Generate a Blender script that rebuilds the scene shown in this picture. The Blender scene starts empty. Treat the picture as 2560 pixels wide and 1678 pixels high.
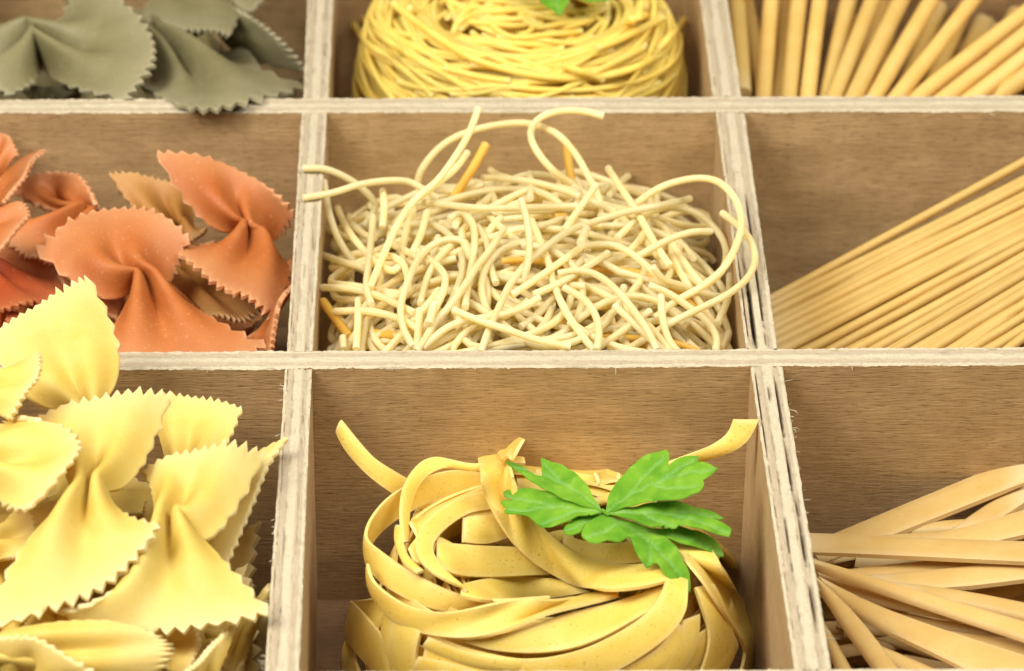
import bpy, bmesh, math, random
import numpy as np
from mathutils import Vector, Matrix
from mathutils.geometry import delaunay_2d_cdt

SC = bpy.context.scene
COL = SC.collection
SC.unit_settings.scale_length = 0.01          # one unit is one centimetre
rng = random.Random(7)
nrng = np.random.default_rng(11)

# ------------------------------------------------------------------ camera
F_PX, PITCH, ROLL, YAW = 9002.5, 0.5581, 0.0096, -0.0242
CAM = np.array([2.1359, -52.055, 33.1397])
def cam_axes():
    cp, sp = math.cos(PITCH), math.sin(PITCH)
    right = np.array([1., 0, 0]); up = np.array([0, sp, cp]); fw = np.array([0, cp, -sp])
    cr, sr = math.cos(ROLL), math.sin(ROLL)
    right, up = cr*right+sr*up, -sr*right+cr*up
    Z = np.array([[math.cos(YAW), -math.sin(YAW), 0], [math.sin(YAW), math.cos(YAW), 0], [0, 0, 1]])
    return Z@right, Z@up, Z@fw
RIGHT, UP, FW = cam_axes()
cam_data = bpy.data.cameras.new("camera")
cam = bpy.data.objects.new("camera", cam_data); COL.objects.link(cam)
M = Matrix.Identity(4)
for i in range(3):
    M[i][0], M[i][1], M[i][2], M[i][3] = RIGHT[i], UP[i], -FW[i], CAM[i]
cam.matrix_world = M
cam_data.sensor_width = 36; cam_data.sensor_fit = 'HORIZONTAL'
cam_data.lens = F_PX/2560*36
cam_data.clip_start = 1; cam_data.clip_end = 2000
cam_data.dof.use_dof = True
cam_data.dof.focus_distance = 61.2
cam_data.dof.aperture_fstop = 0.28
SC.camera = cam

# ------------------------------------------------------------------ light
SC.view_settings.view_transform = 'Standard'
SC.view_settings.look = 'None'
SC.view_settings.exposure = 0.3
world = bpy.data.worlds.new("World"); SC.world = world; world.use_nodes = True
world.node_tree.nodes["Background"].inputs[0].default_value = (1.0, 0.88, 0.70, 1)
world.node_tree.nodes["Background"].inputs[1].default_value = 0.18
def area(name, loc, target, size, power, col):
    d = bpy.data.lights.new(name, 'AREA'); d.shape = 'DISK'; d.size = size; d.energy = power; d.color = col
    o = bpy.data.objects.new(name, d); COL.objects.link(o); o.location = loc
    o.rotation_euler = (Vector(target)-Vector(loc)).to_track_quat('-Z', 'Y').to_euler()
    return o
area("softbox", (-34, -18, 46), (3, 0, -1), 40, 46000, (1.0, 0.965, 0.91))
area("right_softbox", (40, -8, 46), (5, 0, -1), 36, 26000, (1.0, 0.97, 0.92))
area("top_softbox", (2, -14, 66), (4, 1, 0), 34, 21000, (1.0, 0.97, 0.92))
SC.cycles.use_denoising = True
SC.cycles.use_adaptive_sampling = True
SC.cycles.adaptive_threshold = 0.03
SC.cycles.max_bounces = 12
SC.cycles.diffuse_bounces = 7
SC.cycles.transmission_bounces = 10

# ------------------------------------------------------------------ photograph rays (source pixels) -> points in the box
def ray(px, py):
    return FW + RIGHT*((px-1280)/F_PX) - UP*((py-839)/F_PX)
def at(px, py, z):
    d = ray(px, py); t = (z-CAM[2])/d[2]
    return CAM+d*t
def hit(px, py, h, lift=0.0):
    """first point of the ray that meets the heap surface z = h(X, Y), raised by lift"""
    d = ray(px, py)
    t0 = (3.0-CAM[2])/d[2]; t1 = (-4.88-CAM[2])/d[2]
    prev = t0
    for k in range(1, 81):
        t = t0+(t1-t0)*k/80
        p = CAM+d*t
        if p[2] <= h(p[0], p[1])+lift:
            a, b = prev, t
            for _ in range(12):
                m = (a+b)/2; q = CAM+d*m
                if q[2] <= h(q[0], q[1])+lift: b = m
                else: a = m
            return CAM+d*b
        prev = t
    return CAM+d*t1
def view(ox, oy, s):
    return lambda x, y: (ox+x/s, oy+y/s)
GREEN = view(0, 0, 2.975); ORANGE = view(0, 320, 2.6); YELLOW = view(0, 660, 1.532)
FINE = view(700, 0, 1.9833); LOOSE = view(740, 240, 1.9833); NEST = view(760, 900, 1.9833)
STICK = view(1800, 0, 1.733); FLAT = view(1800, 860, 1.9066)

# ------------------------------------------------------------------ objects
def tag(o, label=None, cat=None, group=None, kind=None):
    if label: o['label'] = label
    if cat: o['category'] = cat
    if group: o['group'] = group
    if kind: o['kind'] = kind
    return o
def empty(name, loc, label, cat, group=None):
    o = bpy.data.objects.new(name, None); COL.objects.link(o); o.location = loc
    o.empty_display_size = 0.5
    return tag(o, label, cat, group)
def mesh_obj(name, verts, faces, mat, parent=None, attrs=None, uv=None, smooth=True, sharp=None, recentre=True, mats=None, fmat=None):
    verts = np.asarray(verts, float)
    org = np.zeros(3)
    if recentre:
        org = (verts.min(0)+verts.max(0))/2; verts = verts-org
    me = bpy.data.meshes.new(name)
    me.from_pydata(verts.tolist(), [], [tuple(int(i) for i in f) for f in faces])
    for m in (mats or [mat]): me.materials.append(m)
    if fmat is not None: me.polygons.foreach_set("material_index", np.asarray(fmat, np.int32))
    if smooth: me.polygons.foreach_set("use_smooth", np.ones(len(me.polygons), bool))
    for k, v in (attrs or {}).items():
        a = me.attributes.new(k, 'FLOAT', 'POINT'); a.data.foreach_set("value", np.asarray(v, np.float32))
    if uv is not None:
        l = me.uv_layers.new(name="UVMap")
        idx = np.empty(len(me.loops), np.int32); me.loops.foreach_get("vertex_index", idx)
        l.data.foreach_set("uv", np.asarray(uv, np.float32)[idx].ravel())
    if sharp: me.set_sharp_from_angle(angle=math.radians(sharp))
    me.update()
    o = bpy.data.objects.new(name, me); COL.objects.link(o)
    o.location = org
    if parent is not None:
        o.parent = parent; o.location = Vector(org)-parent.location
    return o

# ------------------------------------------------------------------ materials
class NT:
    def __init__(s, name):
        s.m = bpy.data.materials.new(name); s.m.use_nodes = True
        s.t = s.m.node_tree; s.b = s.t.nodes["Principled BSDF"]
    def n(s, typ, **kw):
        o = s.t.nodes.new(typ)
        for k, v in kw.items():
            if k.startswith('i_'): o.inputs[int(k[2:]) if k[2:].isdigit() else k[2:]].default_value = v
            else: setattr(o, k, v)
        return o
    def l(s, a, b): s.t.links.new(a, b)
    def mix(s, fac, a, b, blend='MIX'):
        o = s.n('ShaderNodeMix', data_type='RGBA', blend_type=blend)
        for sock, v in ((o.inputs[0], fac), (o.inputs[6], a), (o.inputs[7], b)):
            if hasattr(v, 'is_output'): s.l(v, sock)
            else: sock.default_value = v if not isinstance(v, tuple) else (*v[:3], 1)
        return o.outputs[2]
    def ramp(s, src, stops):
        o = s.n('ShaderNodeValToRGB')
        e = o.color_ramp.elements
        while len(e) < len(stops): e.new(0.5)
        for q, (p, c) in zip(e, stops):
            q.position = p; q.color = (c, c, c, 1) if not isinstance(c, tuple) else (*c[:3], 1)
        s.l(src, o.inputs[0]); return o.outputs[0]
    def math(s, op, a, b=None):
        o = s.n('ShaderNodeMath', operation=op)
        for i, v in enumerate((a, b)):
            if v is None: continue
            if hasattr(v, 'is_output'): s.l(v, o.inputs[i])
            else: o.inputs[i].default_value = v
        return o.outputs[0]
    def bump(s, src, strength, dist):
        o = s.n('ShaderNodeBump'); o.inputs['Strength'].default_value = strength; o.inputs['Distance'].default_value = dist
        s.l(src, o.inputs['Height']); s.l(o.outputs[0], s.b.inputs['Normal'])

def pasta_mat(name, base, deep, edge, sss=0.36, rough=0.52, fleck=None, fleck_amt=0.0, fleck_scale=9, dark=None, bump=0.4):
    """waxy semolina: slow mottling, pale dry cut edges, flecks of flour or bran"""
    n = NT(name)
    co = n.n('ShaderNodeTexCoord').outputs['Object']
    oi = n.n('ShaderNodeObjectInfo').outputs['Random']
    big = n.n('ShaderNodeTexNoise', i_Scale=1.6, i_Detail=3.0); n.l(co, big.inputs['Vector'])
    col = n.mix(n.ramp(big.outputs[0], [(0.3, 0.0), (0.72, 1.0)]), base, deep)
    # each piece a little lighter or darker than its neighbour
    hs = n.n('ShaderNodeHueSaturation'); n.l(col, hs.inputs['Color'])
    n.l(n.math('MULTIPLY_ADD', oi, 0.18), hs.inputs['Value'])
    hs.inputs['Value'].links[0].from_node.inputs[2].default_value = 0.92
    col = hs.outputs[0]
    if fleck is not None:
        v = n.n('ShaderNodeTexVoronoi', i_Scale=fleck_scale); n.l(co, v.inputs['Vector'])
        wob = n.n('ShaderNodeTexNoise', i_Scale=fleck_scale*0.8, i_Detail=2.0); n.l(co, wob.inputs['Vector'])
        s = n.math('ADD', v.outputs['Distance'], n.math('MULTIPLY', wob.outputs[0], 0.5))
        fac = n.ramp(s, [(0.36, 1.0), (0.43, 0.0)])
        col = n.mix(n.math('MULTIPLY', fac, fleck_amt), col, fleck)
    if dark is not None:
        v = n.n('ShaderNodeTexVoronoi', i_Scale=3.1); n.l(co, v.inputs['Vector'])
        col = n.mix(n.math('MULTIPLY', n.ramp(v.outputs['Distance'], [(0.035, 1.0), (0.06, 0.0)]), 0.8), col, dark)
    grit = n.n('ShaderNodeTexNoise', i_Scale=42.0, i_Detail=3.0, i_Roughness=0.7); n.l(co, grit.inputs['Vector'])
    col = n.mix(n.math('MULTIPLY', n.ramp(grit.outputs[0], [(0.48, 0.0), (0.72, 1.0)]), 0.35), col, deep)
    col = n.mix(n.math('MULTIPLY', n.ramp(grit.outputs[0], [(0.30, 1.0), (0.44, 0.0)]), 0.22), col, edge)
    a = n.n('ShaderNodeAttribute', attribute_name='edge')
    col = n.mix(n.math('MULTIPLY', a.outputs['Fac'], 0.85), col, edge)
    n.l(col, n.b.inputs['Base Color'])
    n.b.inputs['Roughness'].default_value = rough
    n.b.inputs['Specular IOR Level'].default_value = 0.42
    tr = n.n('ShaderNodeBsdfTranslucent')
    warm = n.n('ShaderNodeGamma'); n.l(col, warm.inputs[0]); warm.inputs[1].default_value = 1.15
    n.l(warm.outputs[0], tr.inputs[0])
    mx = n.n('ShaderNodeMixShader'); mx.inputs[0].default_value = sss
    n.l(n.b.outputs[0], mx.inputs[1]); n.l(tr.outputs[0], mx.inputs[2]); n.l(mx.outputs[0], n.t.nodes['Material Output'].inputs[0])
    fine = n.n('ShaderNodeTexNoise', i_Scale=34.0, i_Detail=5.0); n.l(co, fine.inputs['Vector'])
    n.bump(fine.outputs[0], bump, 0.02)
    return n.m

MAT = {}
MAT['yellow'] = pasta_mat('yellow_pasta', (0.77, 0.615, 0.165), (0.74, 0.525, 0.085), (0.87, 0.81, 0.52), fleck=(0.8, 0.7, 0.42), fleck_amt=0.12, fleck_scale=7)
MAT['orange'] = pasta_mat('tomato_pasta', (0.6, 0.205, 0.048), (0.54, 0.145, 0.026), (0.84, 0.54, 0.28), fleck=(0.75, 0.48, 0.28), fleck_amt=0.28, fleck_scale=8)
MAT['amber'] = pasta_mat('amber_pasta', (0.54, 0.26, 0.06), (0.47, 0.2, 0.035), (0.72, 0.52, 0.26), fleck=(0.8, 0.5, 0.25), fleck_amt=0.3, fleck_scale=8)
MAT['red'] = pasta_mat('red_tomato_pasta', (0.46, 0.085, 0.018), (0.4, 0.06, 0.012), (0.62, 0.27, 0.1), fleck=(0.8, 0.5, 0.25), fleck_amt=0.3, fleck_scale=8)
MAT['green'] = pasta_mat('spinach_pasta', (0.225, 0.198, 0.092), (0.175, 0.15, 0.06), (0.46, 0.41, 0.26), fleck=(0.42, 0.40, 0.26), fleck_amt=0.35, sss=0.2)
MAT['loose'] = pasta_mat('pale_noodle', (0.92, 0.85, 0.55), (0.89, 0.78, 0.42), (0.93, 0.88, 0.68), sss=0.55, rough=0.42, bump=0.1)
MAT['gold'] = pasta_mat('golden_noodle', (0.82, 0.56, 0.1), (0.78, 0.48, 0.07), (0.85, 0.66, 0.2), sss=0.42, rough=0.45, bump=0.1)
MAT['nest'] = pasta_mat('egg_ribbon', (0.84, 0.67, 0.16), (0.81, 0.58, 0.09), (0.9, 0.8, 0.45), fleck=(0.52, 0.24, 0.05), fleck_amt=0.45, fleck_scale=11, dark=(0.36, 0.20, 0.07), sss=0.32, rough=0.5)
MAT['fine'] = pasta_mat('fine_egg_noodle', (0.92, 0.79, 0.23), (0.9, 0.7, 0.12), (0.92, 0.86, 0.46), sss=0.42, bump=0.1)
MAT['thin'] = pasta_mat('thin_stick_pasta', (0.68, 0.475, 0.15), (0.62, 0.40, 0.10), (0.75, 0.61, 0.33), sss=0.34, bump=0.12)
MAT['thick'] = pasta_mat('thick_stick_pasta', (0.8, 0.585, 0.19), (0.75, 0.51, 0.135), (0.84, 0.73, 0.4), sss=0.34, bump=0.12)
MAT['flat'] = pasta_mat('flat_stick_pasta', (0.69, 0.485, 0.18), (0.63, 0.41, 0.12), (0.77, 0.65, 0.39), fleck=(0.55, 0.32, 0.12), fleck_amt=0.3, fleck_scale=5, sss=0.34, bump=0.15)

def wood_face(name, c0, c1, c2):
    """stained veneer: grain streaks along U with open pores, cross-hatched by the veneer knife"""
    n = NT(name)
    uv = n.n('ShaderNodeUVMap').outputs[0]
    def streak(sx, sy, detail, rough=0.6):
        mp = n.n('ShaderNodeMapping'); n.l(uv, mp.inputs[0]); mp.inputs['Scale'].default_value = (sx, sy, 1)
        t = n.n('ShaderNodeTexNoise', i_Scale=1.0, i_Detail=detail, i_Roughness=rough); n.l(mp.outputs[0], t.inputs[0]); return t.outputs[0]
    broad = streak(0.22, 1.5, 3.0); grain = streak(1.7, 20, 5.0, 0.65); pore = streak(4.0, 38, 3.0, 0.7); cross = streak(34, 2.5, 3.0); blot = streak(1.3, 1.3, 4.0)
    col = n.mix(n.ramp(broad, [(0.35, 0.0), (0.7, 1.0)]), c0, c1)
    col = n.mix(n.math('MULTIPLY', n.ramp(grain, [(0.42, 0.0), (0.62, 1.0)]), 0.45), col, c2)
    col = n.mix(n.math('MULTIPLY', n.ramp(pore, [(0.56, 0.0), (0.66, 1.0)]), 0.7), col, tuple(v*0.36 for v in c2))
    col = n.mix(n.math('MULTIPLY', n.ramp(cross, [(0.52, 0.0), (0.7, 1.0)]), 0.12), col, tuple(v*0.6 for v in c2))
    col = n.mix(n.math('MULTIPLY', n.ramp(blot, [(0.5, 0.0), (0.8, 1.0)]), 0.35), col, tuple(min(1, v*1.35) for v in c1))
    n.l(col, n.b.inputs['Base Color']); n.b.inputs['Roughness'].default_value = 0.62
    n.b.inputs['Specular IOR Level'].default_value = 0.3
    n.bump(n.math('SUBTRACT', grain, n.math('MULTIPLY', pore, 0.8)), 0.55, 0.03)
    return n.m
def wood_end(name):
    """raw sawn plywood edge: V runs 0..1 across the plies, U along in centimetres"""
    n = NT(name)
    uv = n.n('ShaderNodeUVMap').outputs[0]
    sep = n.n('ShaderNodeSeparateXYZ'); n.l(uv, sep.inputs[0])
    mp = n.n('ShaderNodeMapping'); n.l(uv, mp.inputs[0]); mp.inputs['Scale'].default_value = (1.1, 4, 1)
    w = n.n('ShaderNodeTexNoise', i_Scale=1.0, i_Detail=4.0); n.l(mp.outputs[0], w.inputs[0])
    v = n.math('ADD', sep.outputs[1], n.math('MULTIPLY', n.math('SUBTRACT', w.outputs[0], 0.5), 0.10))
    pale, grey, tan = (0.48, 0.415, 0.285), (0.36, 0.30, 0.205), (0.40, 0.32, 0.21)
    band = n.ramp(v, [(0.0, pale), (0.10, pale), (0.13, (0.40, 0.31, 0.19)), (0.16, tan), (0.32, grey), (0.38, pale), (0.60, pale), (0.66, tan), (0.84, grey), (0.89, pale), (1.0, pale)])
    def noise(sx, sy, d):
        m2 = n.n('ShaderNodeMapping'); n.l(uv, m2.inputs[0]); m2.inputs['Scale'].default_value = (sx, sy, 1)
        t = n.n('ShaderNodeTexNoise', i_Scale=1.0, i_Detail=d, i_Roughness=0.7); n.l(m2.outputs[0], t.inputs[0]); return t.outputs[0]
    speck = noise(26, 14, 3.0); along = noise(2.0, 34, 3.0)
    col = n.mix(n.math('MULTIPLY', n.ramp(speck, [(0.45, 0.0), (0.68, 1.0)]), 0.38), band, (0.28, 0.22, 0.14))
    col = n.mix(n.math('MULTIPLY', n.ramp(along, [(0.5, 0.0), (0.75, 1.0)]), 0.45), col, (0.60, 0.53, 0.38))
    c = n.n('ShaderNodeAttribute', attribute_name='crack')
    col = n.mix(c.outputs['Fac'], col, (0.10, 0.065, 0.04))
    n.l(col, n.b.inputs['Base Color']); n.b.inputs['Roughness'].default_value = 0.85
    n.b.inputs['Specular IOR Level'].default_value = 0.15
    n.bump(n.math('ADD', speck, along), 0.6, 0.03)
    return n.m
MAT['wall'] = wood_face('stained_veneer', (0.375, 0.243, 0.107), (0.50, 0.335, 0.158), (0.28, 0.170, 0.069))
MAT['wall_pale'] = wood_face('pale_veneer', (0.40, 0.265, 0.125), (0.45, 0.31, 0.155), (0.32, 0.20, 0.09))
MAT['floor'] = wood_face('dark_base_board', (0.19, 0.105, 0.05), (0.23, 0.13, 0.06), (0.13, 0.07, 0.03))
MAT['end'] = wood_end('plywood_edge')

def leaf_mat():
    n = NT('parsley_leaf')
    co = n.n('ShaderNodeTexCoord').outputs['Object']
    t = n.n('ShaderNodeTexNoise', i_Scale=2.2, i_Detail=4.0); n.l(co, t.inputs[0])
    col = n.mix(n.ramp(t.outputs[0], [(0.35, 0.0), (0.7, 1.0)]), (0.125, 0.35, 0.012), (0.25, 0.49, 0.03))
    v = n.n('ShaderNodeTexNoise', i_Scale=5.0, i_Detail=3.0); n.l(co, v.inputs[0])
    col = n.mix(n.math('MULTIPLY', n.ramp(v.outputs[0], [(0.58, 0.0), (0.70, 1.0)]), 0.6), col, (0.30, 0.52, 0.05))
    a = n.n('ShaderNodeAttribute', attribute_name='vein')
    col = n.mix(n.math('MULTIPLY', a.outputs['Fac'], 0.55), col, (0.32, 0.56, 0.20))
    n.l(col, n.b.inputs['Base Color']); n.b.inputs['Roughness'].default_value = 0.9
    n.b.inputs['Subsurface Weight'].default_value = 0.0
    n.b.inputs['Specular IOR Level'].default_value = 0.4
    tr = n.n('ShaderNodeBsdfTranslucent'); n.l(col, tr.inputs[0])
    mx = n.n('ShaderNodeMixShader'); mx.inputs[0].default_value = 0.45
    out = n.t.nodes['Material Output']
    n.l(n.b.outputs[0], mx.inputs[1]); n.l(tr.outputs[0], mx.inputs[2]); n.l(mx.outputs[0], out.inputs[0])
    f = n.n('ShaderNodeTexNoise', i_Scale=18.0, i_Detail=3.0); n.l(co, f.inputs[0])
    n.bump(f.outputs[0], 0.15, 0.02)
    return n.m
MAT['leaf'] = leaf_mat()
def table_mat():
    n = NT('table_paint'); n.b.inputs['Base Color'].default_value = (0.7, 0.66, 0.6, 1); n.b.inputs['Roughness'].default_value = 0.5
    return n.m
MAT['table'] = table_mat()
# ------------------------------------------------------------------ the box
DEPTH = 4.9
box = empty('compartment_box', (3.8, 5, -DEPTH-0.5), 'wooden compartment box of pale plywood dividers holding sorted pasta', 'wooden box')
def plank(name, a0, a1, b0, b1, zt, zb, crack=None, seed=0, wall='wall'):
    """upright plywood plank between two top edges a (a0-a1) and b (b0-b1), with a sawn ragged top"""
    r = np.random.default_rng(seed)
    L = np.linalg.norm(np.subtract(a1, a0)); n = max(40, int(L/0.045)); m = 20
    vv = np.array([0, .03, .08, .115, .14, .17, .23, .30, .36, .40, .46, .53, .60, .65, .70, .77, .84, .88, .93, .97, 1.0]); m = len(vv)
    uu = np.linspace(0, 1, n)
    a0, a1, b0, b1 = (np.array([p[0], p[1], zt]) for p in (a0, a1, b0, b1))
    A = a0+(a1-a0)*uu[:, None]; B = b0+(b1-b0)*uu[:, None]
    P = A[:, None]*(1-vv)[None, :, None]+B[:, None]*vv[None, :, None]
    def walk(k, amp):
        s = r.normal(size=n+k); c = np.convolve(s, np.ones(k)/k, 'valid')[:n]; return amp*c*math.sqrt(k)
    dz = 0.007*r.normal(size=(n, m))
    for j in range(m): dz[:, j] += walk(9, 0.007)
    for j in (3, 15, 8): dz[:, j] -= 0.010+np.abs(walk(25, 0.010))
    dz[:, 0] -= 0.015; dz[:, -1] -= 0.015
    cr = np.zeros((n, m))
    for (j, u0, u1, dep) in (crack or []):
        k9 = np.convolve(r.normal(size=n+14), np.ones(15)/15, 'valid')*3.9
        w = np.clip(np.minimum((uu-u0)/0.09, (u1-uu)/0.09), 0, 1)*np.clip(.75+.55*k9, 0, 1)
        dz[:, j] -= dep*w; cr[:, j] = np.maximum(cr[:, j], w*min(1, dep/.16))
    P[:, :, 2] += dz
    # ragged long edges
    nrm = (B-A)/np.linalg.norm(B-A, axis=1)[:, None]
    P[:, 0] += nrm*np.clip(walk(3, 0.0028), -.012, .01)[:, None]; P[:, -1] += nrm*np.clip(walk(3, 0.0028), -.01, .012)[:, None]
    verts = P.reshape(-1, 3).tolist(); faces = []; fm = []
    uv = [(u*L, v) for u in uu for v in vv]
    crk = cr.ravel().tolist()
    idx = lambda i, j: i*m+j
    for i in range(n-1):
        for j in range(m-1):
            faces.append((idx(i, j), idx(i, j+1), idx(i+1, j+1), idx(i+1, j))); fm.append(0)
    # side faces: a row of top points, then one down, then bottom (own vertices so the UV can differ)
    for side, jj in ((0, 0), (1, m-1)):
        base = len(verts)
        for i in range(n):
            p = P[i, jj]; q = (A if side == 0 else B)[i]
            for k, z in enumerate((p[2], zt-0.14, zb)):
                o = p if k == 0 else q
                verts.append((o[0], o[1], z)); uv.append((uu[i]*L+seed*3.7+side*11, (zt-z)+seed*1.3)); crk.append(0)
        for i in range(n-1):
            for k in range(2):
                f = (base+i*3+k, base+i*3+k+1, base+(i+1)*3+k+1, base+(i+1)*3+k)
                faces.append(f if side == 1 else f[::-1]); fm.append(1)
    for i, flip in ((0, 0), (n-1, 1)):      # plank ends
        base = len(verts)
        for q in (A[i], B[i]):
            for z in (zt-0.05, zb): verts.append((q[0], q[1], z)); uv.append((0.3 if z > zb else 5.2, 0.1 if q is A[i] else 0.9)); crk.append(0)
        f = (base, base+1, base+3, base+2); faces.append(f if flip else f[::-1]); fm.append(1)
    o = mesh_obj(name, verts, faces, None, box, attrs={'crack': crk}, uv=uv, mats=[MAT['end'], MAT[wall]], fmat=fm, sharp=45)
    return o
def place_words(x, y, x0, x1, y0, y1):
    a = ('left', 'middle', 'right')[min(2, max(0, int(3*(x-x0)/(x1-x0))))]; b = ('front', 'centre', 'back')[min(2, max(0, int(3*(y-y0)/(y1-y0))))]
    return 'very centre' if (a, b) == ('middle', 'centre') else b+' '+a
def lie_words(d, flat=.5):
    h = math.hypot(d[0], d[1])
    if abs(d[2]) > .7*h: return 'steeply tilted'
    a = math.degrees(math.atan2(d[1], d[0])) % 180
    return ('lying crosswise', 'slanting back to the right', 'pointing straight to the back', 'slanting back to the left', 'lying crosswise')[int((a+22.5)//45)]
XL, XR = -7.95, 15.75
def line_at(p, q):
    p, q = at(*p, 0), at(*q, 0)
    return lambda x: p[1]+(q[1]-p[1])*(x-p[0])/(q[0]-p[0])
h1b, h1f = line_at((0, 249), (2560, 238.8)), line_at((0, 282), (2560, 277.8))
h2b, h2f = line_at((0, 881.5), (2560, 868)), line_at((0, 925), (2560, 911.5))
for (fb, ff, sd) in ((h1b, h1f, 1), (h2b, h2f, 2)):
    plank('long_divider', (XL, fb(XL)), (XR, fb(XR)), (XL, ff(XL)), (XR, ff(XR)), 0.0, -DEPTH, seed=sd)
yf = at(1300, 1676.5, 0)[1]
yback = h1b(3)+8.6
def cross(tl, tr, bl, br, y0, y1, seed, crack=None):
    """segment of a cross divider: left and right top edges, cut to run from y0(x) to y1(x)"""
    a0, a1, b0, b1 = at(*tl, 0), at(*bl, 0), at(*tr, 0), at(*br, 0)
    def cut(p, q, f):
        x = p[0]
        for _ in range(5):
            t = (f(x)-p[1])/(q[1]-p[1]); x = p[0]+(q[0]-p[0])*t
        return (x, f(x))
    return plank('cross_divider', cut(a0, a1, y0), cut(a0, a1, y1), cut(b0, b1, y0), cut(b0, b1, y1), -0.012, -DEPTH, seed=seed, crack=crack, wall='wall_pale')
cst = lambda y: (lambda x: y)
g = 0.004
cross((769, 0), (833, 0), (758, 246), (821, 245), cst(yback), lambda x: h1b(x)+g, 3)
cross((754, 281), (818, 281), (717, 875), (782, 874.5), lambda x: h1f(x)-g, lambda x: h2b(x)+g, 4)
cross((712.6, 921), (779.5, 920.5), (662, 1676), (748, 1676), lambda x: h2f(x)-g, cst(yf+g), 5)
cross((1751, 0), (1819, 0), (1782, 240), (1854, 240), cst(yback), lambda x: h1b(x)+g, 6)
cross((1790, 278), (1861, 278), (1865, 868.5), (1944, 867.5), lambda x: h1f(x)-g, lambda x: h2b(x)+g, 7, crack=[(3, .45, 1.0, .08), (7, .62, 1.0, .22), (8, .66, 1.0, .25), (13, .35, 1.0, .12), (14, .7, .95, .08)])
cross((1876, 914), (1956, 913), (1987, 1674), (2079, 1674), lambda x: h2f(x)-g, cst(yf+g), 8, crack=[(3, 0.0, .34, .10), (10, 0.0, .14, .2), (14, 0.0, .5, .13), (15, .42, .9, .10), (8, .3, .75, .06)])
plank('outer_wall', (XL, yf), (XR, yf), (XL, yf-0.6), (XR, yf-0.6), 0.0, -DEPTH, seed=9)
plank('outer_wall', (XL, yback+0.6), (XR, yback+0.6), (XL, yback), (XR, yback), 0.0, -DEPTH, seed=10)
plank('outer_wall', (XL-0.6, yback+0.6), (XL-0.6, yf-0.6), (XL, yback+0.6), (XL, yf-0.6), 0.0, -DEPTH, seed=11)
plank('outer_wall', (XR, yback+0.6), (XR, yf-0.6), (XR+0.6, yback+0.6), (XR+0.6, yf-0.6), 0.0, -DEPTH, seed=12)
def slab(name, x0, x1, y0, y1, z0, z1, mat, parent):
    v = [(x, y, z) for z in (z0, z1) for y in (y0, y1) for x in (x0, x1)]
    f = [(0, 2, 3, 1), (4, 5, 7, 6), (0, 1, 5, 4), (2, 6, 7, 3), (0, 4, 6, 2), (1, 3, 7, 5)]
    return mesh_obj(name, v, f, mat, parent, uv=[(p[0], p[1]*0.8) for p in v], smooth=False)
slab('base_board', XL-0.6, XR+0.6, yf-0.6, yback+0.6, -DEPTH-0.5, -DEPTH+0.002, MAT['floor'], box)
tt = slab('table_surface', -60, 70, -60, 70, -DEPTH-2.5, -DEPTH-0.504, MAT['table'], None); tag(tt, kind='structure')

sv, sf = [], []
for i in range(70):
    fx = rng.random(); side = i % 4
    if side < 2:
        x = XL+fx*(XR-XL); p = np.array([x, (h2f if side == 0 else h1f)(x), -.03]); out = np.array([0, -1., 0])
    else:
        q0, q1 = ((712.6, 921), (661, 1676)) if side == 2 else ((1956, 913), (2079, 1674))
        p = at(q0[0]+(q1[0]-q0[0])*fx, q0[1]+(q1[1]-q0[1])*fx, -.03); out = np.array([-1. if side == 2 else 1., 0, 0])
    a = np.array([rng.uniform(-1, 1), rng.uniform(-1, 1), rng.uniform(-.6, .5)]); L = rng.uniform(.06, .2)
    e1 = p+out*L*.45+a*L*.2; e2 = p+out*L*.6+a*L*.7
    w = np.array([.006, .004, .006]); b = len(sv)
    for q, k in ((p, 1.3), (e1, 1), (e2, .3)): sv += [q-w*k, q+w*k, q+np.array([0, 0, .01])*k]
    for k in range(2):
        for j in range(3): sf.append((b+3*k+j, b+3*k+(j+1) % 3, b+3*k+3+(j+1) % 3, b+3*k+3+j))
o = mesh_obj('splinter', sv, sf, MAT['end'], box, attrs={'crack': [0]*len(sv)}, uv=[(.5, .45)]*len(sv)); tag(o, kind='stuff')

# ------------------------------------------------------------------ shape builders
def catmull(P, n):
    P = np.asarray(P, float)
    if len(P) == 2:
        t = np.linspace(0, 1, n)[:, None]; return P[0]*(1-t)+P[1]*t
    Q = np.vstack([2*P[0]-P[1], P, 2*P[-1]-P[-2]])
    d = np.linalg.norm(np.diff(P, axis=0), axis=1); cum = np.concatenate([[0], np.cumsum(d)])
    out = []
    for s in np.linspace(0, cum[-1], n):
        i = min(int(np.searchsorted(cum, s, 'right'))-1, len(P)-2); t = (s-cum[i])/max(d[i], 1e-9)
        p0, p1, p2, p3 = Q[i:i+4]
        out.append(0.5*((2*p1)+(p2-p0)*t+(2*p0-5*p1+4*p2-p3)*t*t+(3*p1-p0-3*p2+p3)*t**3))
    return np.array(out)
def smooth_line(P, k=1):
    P = P.copy()
    for _ in range(k): P[1:-1] = 0.25*P[:-2]+0.5*P[1:-1]+0.25*P[2:]
    return P
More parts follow.
